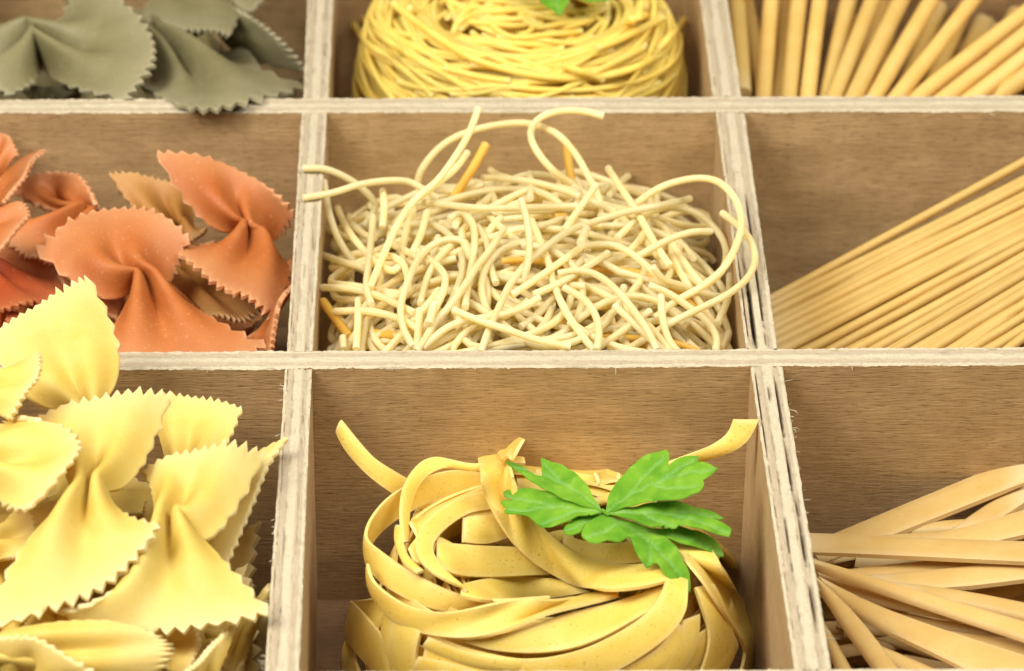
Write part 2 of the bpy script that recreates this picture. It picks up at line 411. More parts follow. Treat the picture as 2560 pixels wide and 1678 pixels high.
def tube_geo(P, r, sides=9, hollow=False, flat=1.0):
    n = len(P); T = np.gradient(P, axis=0); T /= np.linalg.norm(T, axis=1)[:, None]+1e-12
    ref = np.array([0.13, 0.21, 0.97]); N = np.zeros_like(P)
    v = ref-T[0]*(ref@T[0]); v /= np.linalg.norm(v)+1e-12
    for i in range(n):
        v = v-T[i]*(v@T[i]); v /= np.linalg.norm(v)+1e-12; N[i] = v
    Bn = np.cross(T, N)
    ang = np.linspace(0, 2*math.pi, sides, endpoint=False)
    rad = r if np.ndim(r) else np.full(n, r)
    ring = P[:, None]+rad[:, None, None]*(np.cos(ang)[None, :, None]*N[:, None]+flat*np.sin(ang)[None, :, None]*Bn[:, None])
    V = ring.reshape(-1, 3).tolist(); F = []
    for i in range(n-1):
        for j in range(sides):
            k = (j+1) % sides; F.append((i*sides+j, i*sides+k, (i+1)*sides+k, (i+1)*sides+j))
    e = np.zeros(len(V)); s = np.linspace(0, 1, n)
    L = np.linalg.norm(np.diff(P, axis=0), axis=1).sum()
    for i in range(n):
        d = min(s[i], 1-s[i])*L; e[i*sides:(i+1)*sides] = 0.6*max(0, 1-d/0.10)
    F.append(tuple(range(sides))[::-1]); F.append(tuple((n-1)*sides+j for j in range(sides)))
    return V, F, e.tolist()
def tube(name, P, r, mat, parent=None, sides=9, spacing=0.13, wob=0.05):
    P = np.asarray(P, float)
    L = np.linalg.norm(np.diff(P, axis=0), axis=1).sum()
    n = max(3, int(L/spacing)+1)
    Q = catmull(P, n)
    rad = r*(1+wob*np.convolve(nrng.normal(size=n+4), np.ones(5)/5, 'valid'))
    V, F, e = tube_geo(Q, rad, sides)
    return mesh_obj(name, V, F, mat, parent, attrs={'edge': e}, sharp=50)
def ribbon(name, A, B, mat, parent=None, th=0.07, spacing=0.11, bulge=0.015, mcross=6, end_edge=True):
    """strip of pasta between two long edges, with real thickness and slightly rounded sides"""
    A, B = np.asarray(A, float), np.asarray(B, float)
    L = max(np.linalg.norm(np.diff(X, axis=0), axis=1).sum() for X in (A, B)); n = max(4, int(L/spacing))
    A, B = smooth_line(catmull(A, n), 2), smooth_line(catmull(B, n), 2)
    t = np.linspace(0, 1, mcross)
    G = A[:, None]*(1-t)[None, :, None]+B[:, None]*t[None, :, None]
    return sheet(name, G, mat, parent, th, bulge_t=4*t*(1-t)*bulge)
def grid_normals(G):
    du = np.gradient(G, axis=0); dv = np.gradient(G, axis=1)
    N = np.cross(du, dv); N /= np.linalg.norm(N, axis=2)[:, :, None]+1e-12
    c = G.mean((0, 1))
    if ((CAM-c)*N.mean((0, 1))).sum() < 0: N = -N; return N, True
    return N, False
def sheet(name, G, mat, parent=None, th=0.10, edge=None, bulge_t=None, sharp=60, raw=False):
    n, m = G.shape[:2]
    N, flip = grid_normals(G)
    if bulge_t is not None: G = G+N*bulge_t[None, :, None]
    if edge is None:
        edge = np.zeros((n, m)); edge[0] = edge[-1] = 0.7; edge[:, 0] = edge[:, -1] = 0.35
    half = np.full((n, m), th/2); half[0] *= .72; half[-1] *= .72; half[:, 0] *= .72; half[:, -1] *= .72
    T = (G+N*half[:, :, None]).reshape(-1, 3); U = (G-N*half[:, :, None]).reshape(-1, 3)
    V = np.vstack([T, U]); o = n*m; F = []
    idx = lambda i, j: i*m+j
    for i in range(n-1):
        for j in range(m-1):
            q = (idx(i, j), idx(i+1, j), idx(i+1, j+1), idx(i, j+1))
            if flip: q = q[::-1]
            F.append(q); F.append(tuple(x+o for x in q[::-1]))
    rim = [idx(i, 0) for i in range(n)]+[idx(n-1, j) for j in range(1, m)]+[idx(i, m-1) for i in range(n-2, -1, -1)]+[idx(0, j) for j in range(m-2, 0, -1)]
    for k in range(len(rim)):
        a, b = rim[k], rim[(k+1) % len(rim)]
        q = (b, a, a+o, b+o)
        F.append(q[::-1] if flip else q)
    e = np.concatenate([edge.ravel(), edge.ravel()])
    if raw: return V, F, e
    return mesh_obj(name, V, F, mat, parent, attrs={'edge': e}, sharp=sharp)

# ------------------------------------------------------------------ bow-tie pasta
def fan_grid(pinch, across, c1, mid, c2, s1, s2, cen, S, Vv, pw):
    pl, pr = pinch-across*pw, pinch+across*pw
    if s1 is None: s1 = 0.5*(pl+c1)*0.86+0.14*0.5*(pinch+mid)
    if s2 is None: s2 = 0.5*(pr+c2)*0.86+0.14*0.5*(pinch+mid)
    if cen is None: cen = 0.25*(s1+s2)+0.25*(pinch+mid)
    C = [[pl, pinch, pr], [s1, cen, s2], [c1, mid, c2]]
    Ls = [2*(S-.5)*(S-1), -4*S*(S-1), 2*S*(S-.5)]
    Lv = [0.5*Vv*(Vv-1), 1-Vv*Vv, 0.5*Vv*(Vv+1)]
    G = 0
    for i in range(3):
        for j in range(3): G = G+(Ls[i]*Lv[j])[:, :, None]*C[i][j]
    return G
def bowtie_grid(pinch, fa, fb, pleat=0.2, pw=0.25, teeth=13, side=8, flip=1, seed=0, amp=0.023):
    """grid of a bow tie: two fans that share a pleated pinch; each fan = dict of 3-D corner points"""
    r = np.random.default_rng(seed)
    across = (fa['c2']-fa['c1'])/np.linalg.norm(fa['c2']-fa['c1'])+(fb['c2']-fb['c1'])/np.linalg.norm(fb['c2']-fb['c1'])
    across /= np.linalg.norm(across)
    nv = 4*teeth+1; ns = 4*side+1
    v = np.linspace(-1, 1, nv); s = np.linspace(0, 1, ns)
    tri_v = np.cos(np.arange(nv)*math.pi/2); tri_s = np.cos(np.arange(ns)*math.pi/2+math.pi)
    grids = []; eds = []
    for f in (fa, fb):
        S, Vv = np.meshgrid(s, v, indexing='ij')
        jit_v = 1+0.3*np.repeat(r.normal(size=teeth+1), 4)[:nv]; jit_s = 1+0.25*np.repeat(r.normal(size=side+1), 4)[:ns]
        wS = np.clip((S-0.86)/0.14, 0, 1)
        wV = np.clip((np.abs(Vv)-0.86)/0.14, 0, 1)*np.clip((S-0.42)/0.15, 0, 1)
        S2 = S+amp*wS*(tri_v*jit_v)[None, :]
        V2 = Vv+np.sign(Vv)*amp*1.3*wV*(tri_s*jit_s)[:, None]*np.clip(1.4-0.4*S, .8, 1.3)
        G = fan_grid(pinch, across, f['c1'], f['mid'], f['c2'], f.get('s1'), f.get('s2'), f.get('cen'), S2, V2, pw)
        axis = f['mid']-pinch; n = np.cross(across, axis); n /= np.linalg.norm(n)+1e-9
        if n@(CAM-pinch) < 0: n = -n
        gs = np.exp(-(S/f.get('reach', 0.7))**2)*pleat*flip
        G = G+(gs*-np.cos(2*math.pi*Vv*0.98))[:, :, None]*n
        ph = r.uniform(0, 6, 4)
        G = G+(0.035*np.sin(2.4*Vv+ph[0]+1.5*S)*S+0.03*np.sin(4.1*Vv*S+ph[1])*S)[:, :, None]*n
        eS = np.clip((S-0.955)/0.045, 0, 1); eV = np.clip((np.abs(Vv)-0.95)/0.05, 0, 1)*np.clip((S-.35)/.2, .35, 1)
        e = np.maximum(0.38*np.clip((S-.5)/.5, 0, 1)**2, np.maximum(eS*(0.55+0.35*np.clip(tri_v, 0, 1))[None, :], eV*0.7))
        grids.append(G); eds.append(e)
    G = np.concatenate([grids[0][::-1], grids[1][1:]]); e = np.concatenate([eds[0][::-1], eds[1][1:]])
    c = ns-1
    for _ in range(6):
        H = G.copy()
        for i in range(c-5, c+6): H[i] = 0.25*G[i-1]+0.5*G[i]+0.25*G[i+1]
        G = H
    return G, e
def bowtie(name, label, mat, vw, pinch, fa, fb, group, cat='bow tie pasta', **kw):
    P3 = lambda p: at(*vw(p[0], p[1]), p[2])
    cv = lambda f: {k: (P3(q) if k != 'reach' else q) for k, q in f.items()}
    th = kw.pop('th', 0.105)
    G, e = bowtie_grid(P3(pinch), cv(fa), cv(fb), **kw)
    o = sheet(name, G, mat, None, th, edge=e, sharp=70)
    return tag(o, label, cat, group)
def generic_bowtie(seed, L=2.05, W=1.55):
    r = np.random.default_rng(seed)
    V = lambda *a: np.array(a, float)+r.normal(size=3)*0.08
    fa = dict(c1=V(-W, L*.92, .35), mid=V(0, L, .05), c2=V(W, L*.92, -.15))
    fb = dict(c1=V(-W, -L*.92, -.25), mid=V(0, -L, .1), c2=V(W, -L*.92, .4))
    return bowtie_grid(V(0, 0, .1), fa, fb, seed=seed, teeth=12, side=7)
_gen = {}
def filler_bowtie(name, label, mat, loc, rot, group, kind=0, cat='bow tie pasta'):
    key = (kind, mat.name)
    if key not in _gen:
        G, e = generic_bowtie(100+kind)
        o = sheet(name, G, mat, None, 0.105, edge=e, sharp=70, raw=False); _gen[key] = o
        o.location = (0, 0, 0)
    else:
        o = _gen[key].copy(); COL.objects.link(o); o.name = name
    o.location = loc; o.rotation_euler = rot
    return tag(o, label, cat, group)
# ------------------------------------------------------------------ yellow bow ties (front left compartment)
GY = 'yellow bow ties heaped in the front left compartment'
Y = lambda lab, *a, **k: bowtie('bow_tie_pasta', lab, MAT['yellow'], YELLOW, *a, GY, **k)
Y('yellow bow tie lying face up at the front, tip pointing at the divider',
  (645, 965, .55), dict(c1=(545, 790, .35), mid=(765, 712, .75), c2=(1012, 722, .55), s2=(835, 1010, .45)),
  dict(c1=(215, 1320, .25), mid=(610, 1412, -.1), c2=(1035, 1332, .35), s1=(440, 1215, .55), s2=(850, 1118, .45)), seed=1, pleat=.22)
Y('tall yellow bow tie standing upright in the middle of its heap, partly over its neighbours',
  (340, 850, .9), dict(c1=(110, 590, 1.0), mid=(385, 512, 1.25), c2=(655, 497, 1.1), s1=(215, 720, .9), s2=(530, 770, .75)),
  dict(c1=(-70, 1390, .35), mid=(360, 1255, .45), c2=(612, 1004, 1.0), s1=(90, 1060, .85), s2=(470, 935, .8)), seed=2, pleat=.22)
Y('yellow bow tie with a broad pointed fan rising in front of the orange pasta',
  (330, 545, .8), dict(c1=(-40, 290, 1.35), mid=(150, 150, 1.7), c2=(335, 50, 1.9), s1=(70, 480, .9), s2=(455, 330, 1.2), cen=(225, 330, 1.25)),
  dict(c1=(150, 720, .1), mid=(320, 760, .1), c2=(500, 720, .1)), seed=3, pleat=.12)
Y('yellow bow tie on edge behind the front one, its long tip touching the divider',
  (780, 900, -.3), dict(c1=(1098, 662, .35), mid=(985, 890, .0), c2=(868, 1155, -.5), s1=(950, 740, .1), s2=(790, 1080, -.4)),
  dict(c1=(560, 900, -.6), mid=(560, 1000, -.7), c2=(600, 1150, -.8)), seed=4, pleat=.1)
Y('yellow bow tie fan poking out behind, flat against the wooden back wall',
  (700, 800, -.3), dict(c1=(545, 525, -.05), mid=(735, 512, .15), c2=(925, 556, .1), s2=(862, 690, -.1)),
  dict(c1=(560, 960, -.9), mid=(700, 1000, -.9), c2=(820, 950, -.9)), seed=5, pleat=.12)
Y('yellow bow tie at the frame edge with a broad drooping fan and deep fold',
  (-80, 740, 1.1), dict(c1=(80, 590, 1.35), mid=(300, 690, 1.5), c2=(105, 935, 1.0), s1=(-10, 610, 1.1), s2=(0, 900, .9), cen=(110, 740, 1.25)),
  dict(c1=(-300, 560, 1.), mid=(-340, 740, 1.), c2=(-300, 920, .8)), seed=6, pleat=.2)
Y('small curled yellow bow tie fan at the frame edge below the broad pointed one',
  (-100, 470, 1.4), dict(c1=(146, 338, 1.9), mid=(140, 450, 1.8), c2=(30, 585, 1.4), s1=(20, 390, 1.6), s2=(-30, 560, 1.3)),
  dict(c1=(-320, 330, 1.3), mid=(-340, 470, 1.2), c2=(-320, 600, 1.1)), seed=7, pleat=.12)
Y('yellow bow tie lying flat at the bottom edge of the photo, its rounded back uppermost',
  (-20, 1480, .1), dict(c1=(420, 1380, .2), mid=(635, 1450, .1), c2=(585, 1590, -.35), s1=(200, 1372, .3), s2=(280, 1600, -.4)),
  dict(c1=(-300, 1380, .1), mid=(-320, 1480, -.1), c2=(-300, 1590, -.4)), seed=8, pleat=.12)
Y('curled yellow bow tie at the bottom edge showing a scalloped rim like a shell',
  (90, 1680, -.9), dict(c1=(-60, 1450, .3), mid=(150, 1440, .35), c2=(390, 1590, -.1), s1=(-30, 1580, -.3), s2=(260, 1660, -.6), cen=(110, 1550, -.15)),
  dict(c1=(-60, 1780, -2.2), mid=(90, 1790, -2.4), c2=(260, 1780, -2.2)), seed=9, pleat=.15)
Y('yellow bow tie below the front one, its toothed side edge seen between the two',
  (560, 1480, -.9), dict(c1=(700, 1340, -.75), mid=(765, 1450, -.6), c2=(700, 1590, -.6)),
  dict(c1=(330, 1340, -1.1), mid=(300, 1480, -1.1), c2=(330, 1620, -1.1)), seed=10, pleat=.15)
Y('yellow bow tie strip leaning in the front corner beside the divider',
  (760, 1620, -.8), dict(c1=(700, 1575, -.3), mid=(800, 1480, -.1), c2=(900, 1385, -.15), s1=(720, 1600, -.5), s2=(850, 1560, -.5)),
  dict(c1=(690, 1680, -1.7), mid=(760, 1700, -1.9), c2=(840, 1680, -1.8)), seed=11, pleat=.08)
Y('shadowed yellow bow tie fan deep in the corner by the divider',
  (820, 1450, -1.4), dict(c1=(900, 1340, -1.4), mid=(965, 1430, -1.2), c2=(900, 1600, -1.3)),
  dict(c1=(700, 1360, -1.7), mid=(680, 1460, -1.7), c2=(700, 1600, -1.7)), seed=12, pleat=.12)
Y('narrow yellow bow tie tip sticking up next to the divider near the front corner',
  (930, 1420, -.9), dict(c1=(1000, 1270, -.3), mid=(1035, 1235, -.15), c2=(1030, 1300, -.4)),
  dict(c1=(830, 1500, -1.3), mid=(860, 1560, -1.3), c2=(930, 1560, -1.3)), seed=13, pleat=.1, pw=.12)
Y('yellow bow tie fan tucked in the shade under the drooping one at the frame edge',
  (-60, 1080, .1), dict(c1=(60, 950, .2), mid=(140, 1010, .15), c2=(90, 1130, .1)),
  dict(c1=(-300, 980, 0), mid=(-320, 1080, 0), c2=(-300, 1200, 0)), seed=14, pleat=.15)
Y('yellow bow tie partly hidden between the tall upright one and the bottom edge',
  (200, 1290, -.2), dict(c1=(60, 1400, -.1), mid=(230, 1440, .0), c2=(420, 1390, -.1)),
  dict(c1=(60, 1180, -.4), mid=(200, 1150, -.4), c2=(340, 1180, -.4)), seed=15, pleat=.15)
k = 0
for (x, y, z) in [(-6.6, -1.4, -2.6), (-4.2, -1.6, -2.9), (-1.9, -1.5, -2.9), (-6.4, -3.6, -1.6), (-4.0, -3.6, -1.7), (-1.9, -3.8, -2.4),
                  (-6.0, -5.9, -1.2), (-4.2, -5.9, -1.3), (-2.8, -6.0, -1.9), (-6.2, -2.4, -.6), (-3.9, -2.6, -1.0), (-2.8, -6.1, -2.9), (-6.0, -4.8, -.3), (-4.6, -6.1, -.6),
                  (-2.0, -2.6, -3.7), (-5, -4.5, -3.5), (-2.2, -5.5, -3.6), (-5.5, -6.1, -3.3)]:
    filler_bowtie('bow_tie_pasta', 'half buried yellow bow tie low at the %s of its heap' % place_words(min(x, -2.75), y, -8, -.5, -8.5, 0), MAT['yellow'], (max(min(x, -2.75), -5.8), y, z),
                  (rng.uniform(-.5, .5), rng.uniform(-.5, .5), rng.uniform(0, 6.28)), GY, k % 3); k += 1

# ------------------------------------------------------------------ orange bow ties (middle left compartment)
GO = 'orange bow ties heaped in the middle left compartment'
O = lambda lab, *a, **k: bowtie('bow_tie_pasta', lab, MAT[k.pop('mat', 'orange')], ORANGE, *a, GO, **k)
O('large orange bow tie lying on top at the front of its heap, rounded fan uppermost',
  (955, 965, -.45), dict(c1=(238, 800, -.35), mid=(770, 512, .15), c2=(1232, 715, -.15), s1=(620, 1075, -.5), s2=(1125, 930, -.6), cen=(740, 790, -.1)),
  dict(c1=(560, 1500, -.9), mid=(1130, 1640, -1.0), c2=(1745, 1420, -.55), s1=(745, 1235, -.6), s2=(1330, 1180, -.6)), seed=21, pleat=.24, teeth=15)
O('tall orange bow tie leaning upright beside the divider, its pointed corner highest',
  (1620, 660, -.5), dict(c1=(1012, 160, .25), mid=(1550, 270, .2), c2=(1915, 560, -.5), s1=(1310, 590, -.3), s2=(1800, 700, -.9), cen=(1500, 400, .0)),
  dict(c1=(1118, 790, -.4), mid=(1450, 1030, -.35), c2=(1765, 1232, -.7), s1=(1410, 720, -.45), s2=(1885, 900, -.8)), seed=22, pleat=.22)
O('brownish bow tie behind the two large orange ones, its pointed tip against the wall',
  (1160, 640, -1.1), dict(c1=(712, 296, -.5), mid=(1010, 330, -.55), c2=(1290, 440, -.9), s1=(870, 520, -.8)),
  dict(c1=(1000, 760, -1.3), mid=(1200, 780, -1.2), c2=(1340, 640, -.8)), seed=23, pleat=.2, mat='amber')
O('orange bow tie half hidden behind the large front one, with a straight toothed corner',
  (600, 545, -.9), dict(c1=(60, 400, -1.0), mid=(440, 290, -.6), c2=(612, 480, -.6), s1=(300, 520, -.9), cen=(360, 440, -1.0)),
  dict(c1=(-60, 600, -.8), mid=(120, 800, -.75), c2=(330, 900, -1.0), s1=(280, 560, -.55), s2=(500, 740, -.9)), seed=24, pleat=.2)
O('orange bow tie seen edge on at the frame edge, tip pointing up to the wall',
  (-40, 460, -.5), dict(c1=(286, 146, .0), mid=(165, 285, .1), c2=(30, 500, -.2), s1=(90, 250, -.5), s2=(0, 490, -.4)),
  dict(c1=(-300, 300, -.6), mid=(-330, 460, -.6), c2=(-300, 600, -.6)), seed=25, pleat=.08)
O('orange bow tie at the frame edge, highest and farthest back of its heap',
  (-60, 300, -.8), dict(c1=(-100, 50, -.4), mid=(40, 50, -.3), c2=(118, 175, -.45)),
  dict(c1=(-260, 420, -1.), mid=(-100, 500, -1.), c2=(40, 480, -1.)), seed=26, pleat=.12)
O('small orange bow tie corner at the frame edge lying over shaded ones',
  (-170, 640, .05), dict(c1=(60, 530, .2), mid=(178, 545, .35), c2=(10, 785, .2), s1=(-60, 550, .2), s2=(-90, 760, .1)),
  dict(c1=(-360, 520, 0), mid=(-400, 640, 0), c2=(-360, 780, 0)), seed=27, pleat=.12)
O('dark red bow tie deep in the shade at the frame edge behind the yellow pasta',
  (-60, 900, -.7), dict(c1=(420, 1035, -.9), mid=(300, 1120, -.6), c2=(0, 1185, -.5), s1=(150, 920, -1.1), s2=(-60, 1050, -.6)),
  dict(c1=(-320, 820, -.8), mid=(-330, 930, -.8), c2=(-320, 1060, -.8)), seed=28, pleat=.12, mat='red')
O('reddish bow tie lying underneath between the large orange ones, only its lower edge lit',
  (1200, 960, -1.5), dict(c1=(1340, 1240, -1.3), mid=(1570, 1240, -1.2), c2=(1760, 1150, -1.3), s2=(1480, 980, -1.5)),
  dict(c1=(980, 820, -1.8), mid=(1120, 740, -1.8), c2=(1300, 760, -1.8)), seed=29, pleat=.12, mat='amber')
O('orange bow tie standing on edge in the front corner against the divider',
  (1680, 1390, -1.2), dict(c1=(1892, 1000, -.25), mid=(1815, 1200, -.15), c2=(1760, 1470, -.4), s1=(1790, 1180, -.9), s2=(1700, 1460, -.9)),
  dict(c1=(1500, 1400, -1.7), mid=(1480, 1500, -1.7), c2=(1520, 1600, -1.7)), seed=30, pleat=.06)
O('orange bow tie fan under the large front one, its toothed edge showing at the side',
  (560, 1100, -1.2), dict(c1=(380, 960, -1.0), mid=(440, 1080, -.95), c2=(560, 1230, -1.0)),
  dict(c1=(760, 1060, -1.3), mid=(800, 1120, -1.2), c2=(760, 1240, -1.1)), seed=31, pleat=.12)
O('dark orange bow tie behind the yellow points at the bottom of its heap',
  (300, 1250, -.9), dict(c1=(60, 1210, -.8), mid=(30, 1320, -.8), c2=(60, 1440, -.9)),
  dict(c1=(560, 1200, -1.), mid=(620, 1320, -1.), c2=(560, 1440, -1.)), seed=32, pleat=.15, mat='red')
for (x, y, z) in [(-6.5, 8.0, -3.0), (-4.3, 7.9, -3.2), (-2.2, 7.8, -3.3), (-6.4, 6.2, -2.4), (-4.2, 6.0, -2.7), (-2.1, 5.9, -2.9), (-6.4, 4.0, -2.0), (-4.2, 4.0, -2.3),
                  (-2.2, 3.8, -2.6), (-6.2, 2.2, -1.9), (-4.0, 2.1, -2.2), (-2.1, 2.0, -2.5), (-5, 7, -4.1), (-2.4, 6, -4.2), (-5, 3.4, -3.8), (-2.3, 3, -3.9)]:
    filler_bowtie('bow_tie_pasta', 'half buried orange bow tie low at the %s of its heap' % place_words(min(x, -2.75), y, -8, -.5, .6, 9.2), MAT['orange'], (max(min(x, -2.75), -5.8), y, z),
                  (rng.uniform(-.5, .5), rng.uniform(-.5, .5), rng.uniform(0, 6.28)), GO, k % 3); k += 1

# ------------------------------------------------------------------ green bow ties (back left compartment)
GG = 'grey green bow ties heaped in the back left compartment'
G_ = lambda lab, *a, **k: bowtie('bow_tie_pasta', lab, MAT['green'], GREEN, *a, GG, **k)
G_('large grey green bow tie with two deep hollows on top of its heap',
   (240, 285, -.2), dict(c1=(640, -130, .2), mid=(1125, 280, .45), reach=.5, c2=(930, 745, .0), s1=(410, 150, -.1), s2=(470, 590, -.25), cen=(640, 330, .15)),
   dict(c1=(-340, 120, -.3), mid=(-300, 420, -.1), c2=(60, 690, -.2), s1=(-20, 210, -.3), s2=(260, 530, -.2)), seed=41, pleat=.42, teeth=15)
G_('grey green bow tie with a straight toothed bottom edge at the top of the photo',
   (1400, -260, -.6), dict(c1=(1030, 165, -.5), mid=(1400, 225, -.3), c2=(1700, 280, -.45), s1=(1150, -60, -.6), s2=(1740, 40, -.6)),
   dict(c1=(1050, -700, -.9), mid=(1350, -760, -.9), c2=(1650, -700, -.9)), seed=42, pleat=.1)
G_('twisted grey green bow tie whose pointed corner hangs over the front divider',
   (1150, 330, -.6), dict(c1=(1010, 600, -.65), mid=(1560, 822, .24), reach=.6, c2=(2262, 640, -.6), s1=(1130, 560, -.75), s2=(1640, 400, -.45), cen=(1440, 520, -.2)),
   dict(c1=(880, 150, -1.), mid=(900, 100, -1.), c2=(1250, 60, -1.)), seed=43, pleat=.42, teeth=13)
G_('arched grey green bow tie behind, curving over a dark hollow by the divider',
   (1560, 150, -.9), dict(c1=(1720, 60, -.6), mid=(2010, 235, -.45), c2=(2255, 520, -1.1), s1=(1640, 40, -.8), s2=(1800, 400, -1.5)),
   dict(c1=(1300, 60, -1.3), mid=(1280, 200, -1.3), c2=(1320, 330, -1.3)), seed=44, pleat=.08)
G_('dark grey green bow tie sunk in the shadow with one toothed edge showing',
   (1600, 480, -1.6), dict(c1=(1780, 330, -1.4), mid=(1880, 420, -1.3), c2=(1960, 560, -1.4)),
   dict(c1=(1350, 400, -1.8), mid=(1350, 500, -1.8), c2=(1400, 620, -1.8)), seed=45, pleat=.1)
G_('grey green bow tie tip hanging into view from the top edge of the photo',
   (1850, -200, -.6), dict(c1=(1700, -40, -.6), mid=(1870, 75, -.4), c2=(2010, -60, -.6)),
   dict(c1=(1650, -420, -.8), mid=(1850, -460, -.8), c2=(2050, -420, -.8)), seed=46, pleat=.1)
G_('grey green bow tie low in the front corner under the large one',
   (330, 760, -1.2), dict(c1=(130, 660, -1.1), mid=(300, 640, -1.0), c2=(560, 690, -1.1)),
   dict(c1=(130, 900, -1.4), mid=(300, 950, -1.4), c2=(560, 900, -1.4)), seed=47, pleat=.1)
G_('pale grey green sliver of bow tie standing behind the large one at the top edge',
   (500, -100, -.5), dict(c1=(520, 90, -.4), mid=(570, 40, -.3), c2=(600, -60, -.4)),
   dict(c1=(300, -200, -.6), mid=(350, -300, -.6), c2=(600, -300, -.6)), seed=48, pleat=.08)
for (x, y, z) in [(-6.6, 11.2, -2.6), (-4.4, 11.1, -2.9), (-2.0, 11.2, -3.2), (-6.4, 13.2, -2.5), (-4.0, 13.2, -2.7), (-1.9, 13.4, -3.2), (-6.2, 15.4, -2.5), (-3.9, 15.6, -2.6), (-1.9, 15.6, -2.8), (-5.2, 17.0, -2.4), (-2.6, 17.2, -2.4)]:
    filler_bowtie('bow_tie_pasta', 'half buried grey green bow tie low at the %s of its heap' % place_words(min(x, -2.75), y, -8, -.5, 9.8, 18), MAT['green'], (max(min(x, -2.75), -5.8), y, z-.9),
                  (rng.uniform(-.4, .4), rng.uniform(-.4, .4), rng.uniform(0, 6.28)), GG, k % 3); k += 1

# ------------------------------------------------------------------ loose thin noodles (centre compartment)
GL = 'loose thin noodles tangled in the centre compartment'
xa, xb, ya, yb = .05, 7.45, .65, 9.1
def heap(x, y):
    ex = (x-3.85)/3.75; ey = (y-3.3)/4.2
    h = 0.05-1.15*ex*ex*(.6+.4*ex*ex)-.85*max(0, ey)**1.7-0.9*max(0, -ey)**2
    return h-0.15*math.sin(1.7*x+.6*y)*math.sin(1.1*y)
RL = 0.066
def strand(pts, lab, lift=0.05, mat='loose', r=RL, zs=None, cat='thin noodle'):
    P = []
    for i, (x, y) in enumerate(pts):
        px, py = LOOSE(x, y)
        if zs is not None and zs[i] is not None: P.append(at(px, py, zs[i]))
        else: P.append(hit(px, py, heap, lift[i] if isinstance(lift, (list, tuple)) else lift))
    o = tube('thin_noodle', P, r, MAT[mat])
    return tag(o, lab, cat, GL)
strand([(35, 358), (150, 363), (275, 420), (370, 500), (392, 560), (335, 645)], 'pale noodle whose upper end lies across the divider next to the orange pasta', zs=[.09, .09, -.15, -.5, -.75, -1.0])
strand([(35, 505), (180, 480), (320, 438), (450, 420), (560, 425), (640, 468), (700, 505)], 'pale noodle lying across the divider just below another noodle end', zs=[.09, .09, .1, .05, -.05, -.15, -.3])
strand([(905, 60), (860, 180), (790, 300), (700, 420), (600, 505), (520, 610), (455, 740), (400, 870), (368, 950)], 'long pale noodle whose raised end points at the back divider', zs=[1.3, 1.0, .75, .5, .3, .15, .05, .0, -.1])
strand([(600, 435), (625, 360), (705, 262), (810, 195), (950, 152), (1080, 135), (1180, 142), (1295, 190), (1380, 280), (1445, 390), (1500, 500), (1520, 610)], 'pale noodle forming the tall arch in front of the back wall', zs=[-.5, -.2, .15, .35, .45, .5, .5, .45, .35, .1, -.2, -.5])
strand([(1525, 100), (1420, 75), (1310, 75), (1220, 102), (1172, 150), (1165, 210), (1205, 290), (1285, 380), (1375, 440)], 'pale noodle curling like a hook above the tall arch', zs=[.8, .85, .85, .8, .62, .4, .2, -.1, -.45])
strand([(850, 280), (795, 355), (720, 420), (650, 475), (575, 525)], 'short pale noodle hugging the long one with the raised end', zs=[.35, .3, .25, .15, .1])
strand([(600, 525), (750, 540), (900, 555), (1100, 556), (1300, 550), (1395, 545)], 'straight pale noodle running level across the back of the heap', lift=.45)
strand([(925, 405), (1060, 412), (1200, 432), (1330, 470), (1410, 500)], 'gently bent pale noodle resting under the tall arch', lift=.35)
strand([(1490, 440), (1430, 525), (1380, 595), (1330, 665)], 'short straight pale noodle tilted up below the arch foot', lift=[.7, .5, .35, .2])
strand([(1548, 360), (1610, 455), (1685, 565), (1770, 715), (1855, 845)], 'straight pale noodle slanting down toward the cracked divider', lift=[.7, .6, .5, .45, .35])
strand([(1952, 510), (1800, 545), (1640, 575), (1500, 617), (1370, 662), (1250, 740), (1150, 825), (1065, 930), (1010, 1040), (960, 1150), (915, 1270)], 'very long pale noodle sweeping over the whole heap down to the front divider', lift=[.75, .7, .6, .5, .45, .42, .4, .4, .4, .35, .3])
strand([(1115, 510), (1145, 615), (1157, 720), (1150, 830), (1128, 910)], 'bent pale noodle standing up at the very middle of the heap', lift=[1.1, .85, .65, .5, .3])
strand([(1170, 620), (1212, 720), (1250, 820), (1285, 950), (1345, 1080), (1420, 1190), (1480, 1260)], 'pale noodle running from the middle of the heap down under the front loops', lift=.25)
strand([(1560, 660), (1680, 540), (1820, 447), (1980, 408), (2090, 425), (2170, 500), (2206, 600), (2195, 705), (2130, 840), (2020, 940), (1880, 1020), (1780, 1100)], 'pale noodle in a wide loop along the cracked divider', zs=[-.4, .0, .3, .42, .45, .45, .42, .4, .3, .1, -.1, -.3])
strand([(2112, 580), (2200, 650), (2262, 735), (2275, 825), (2230, 912), (2130, 990), (1990, 1060), (1850, 1130), (1720, 1210), (1630, 1265)], 'pale noodle bulging out over the cracked divider top', zs=[.25, .22, .2, .2, .2, .15, .05, -.1, -.25, -.35])
strand([(1590, 705), (1720, 592), (1850, 555), (1980, 580), (2080, 660), (2132, 765), (2110, 870), (2010, 955)], 'pale noodle in a smaller loop inside the wide one', lift=[.3, .4, .5, .55, .6, .6, .5, .3])
strand([(2058, 672), (1960, 675), (1850, 712), (1740, 770), (1690, 800)], 'short pale noodle lying inside the wide loop, end toward the divider', lift=[.9, .8, .6, .4, .3])
strand([(1790, 330), (1790, 430), (1788, 530), (1778, 640)], 'short pale noodle standing vertically behind the wide loop', lift=[.5, .35, .2, .1])
strand([(1555, 490), (1640, 402), (1730, 375), (1800, 400), (1840, 450)], 'thin bow of pale noodle peeking over behind the upright one', lift=.25)
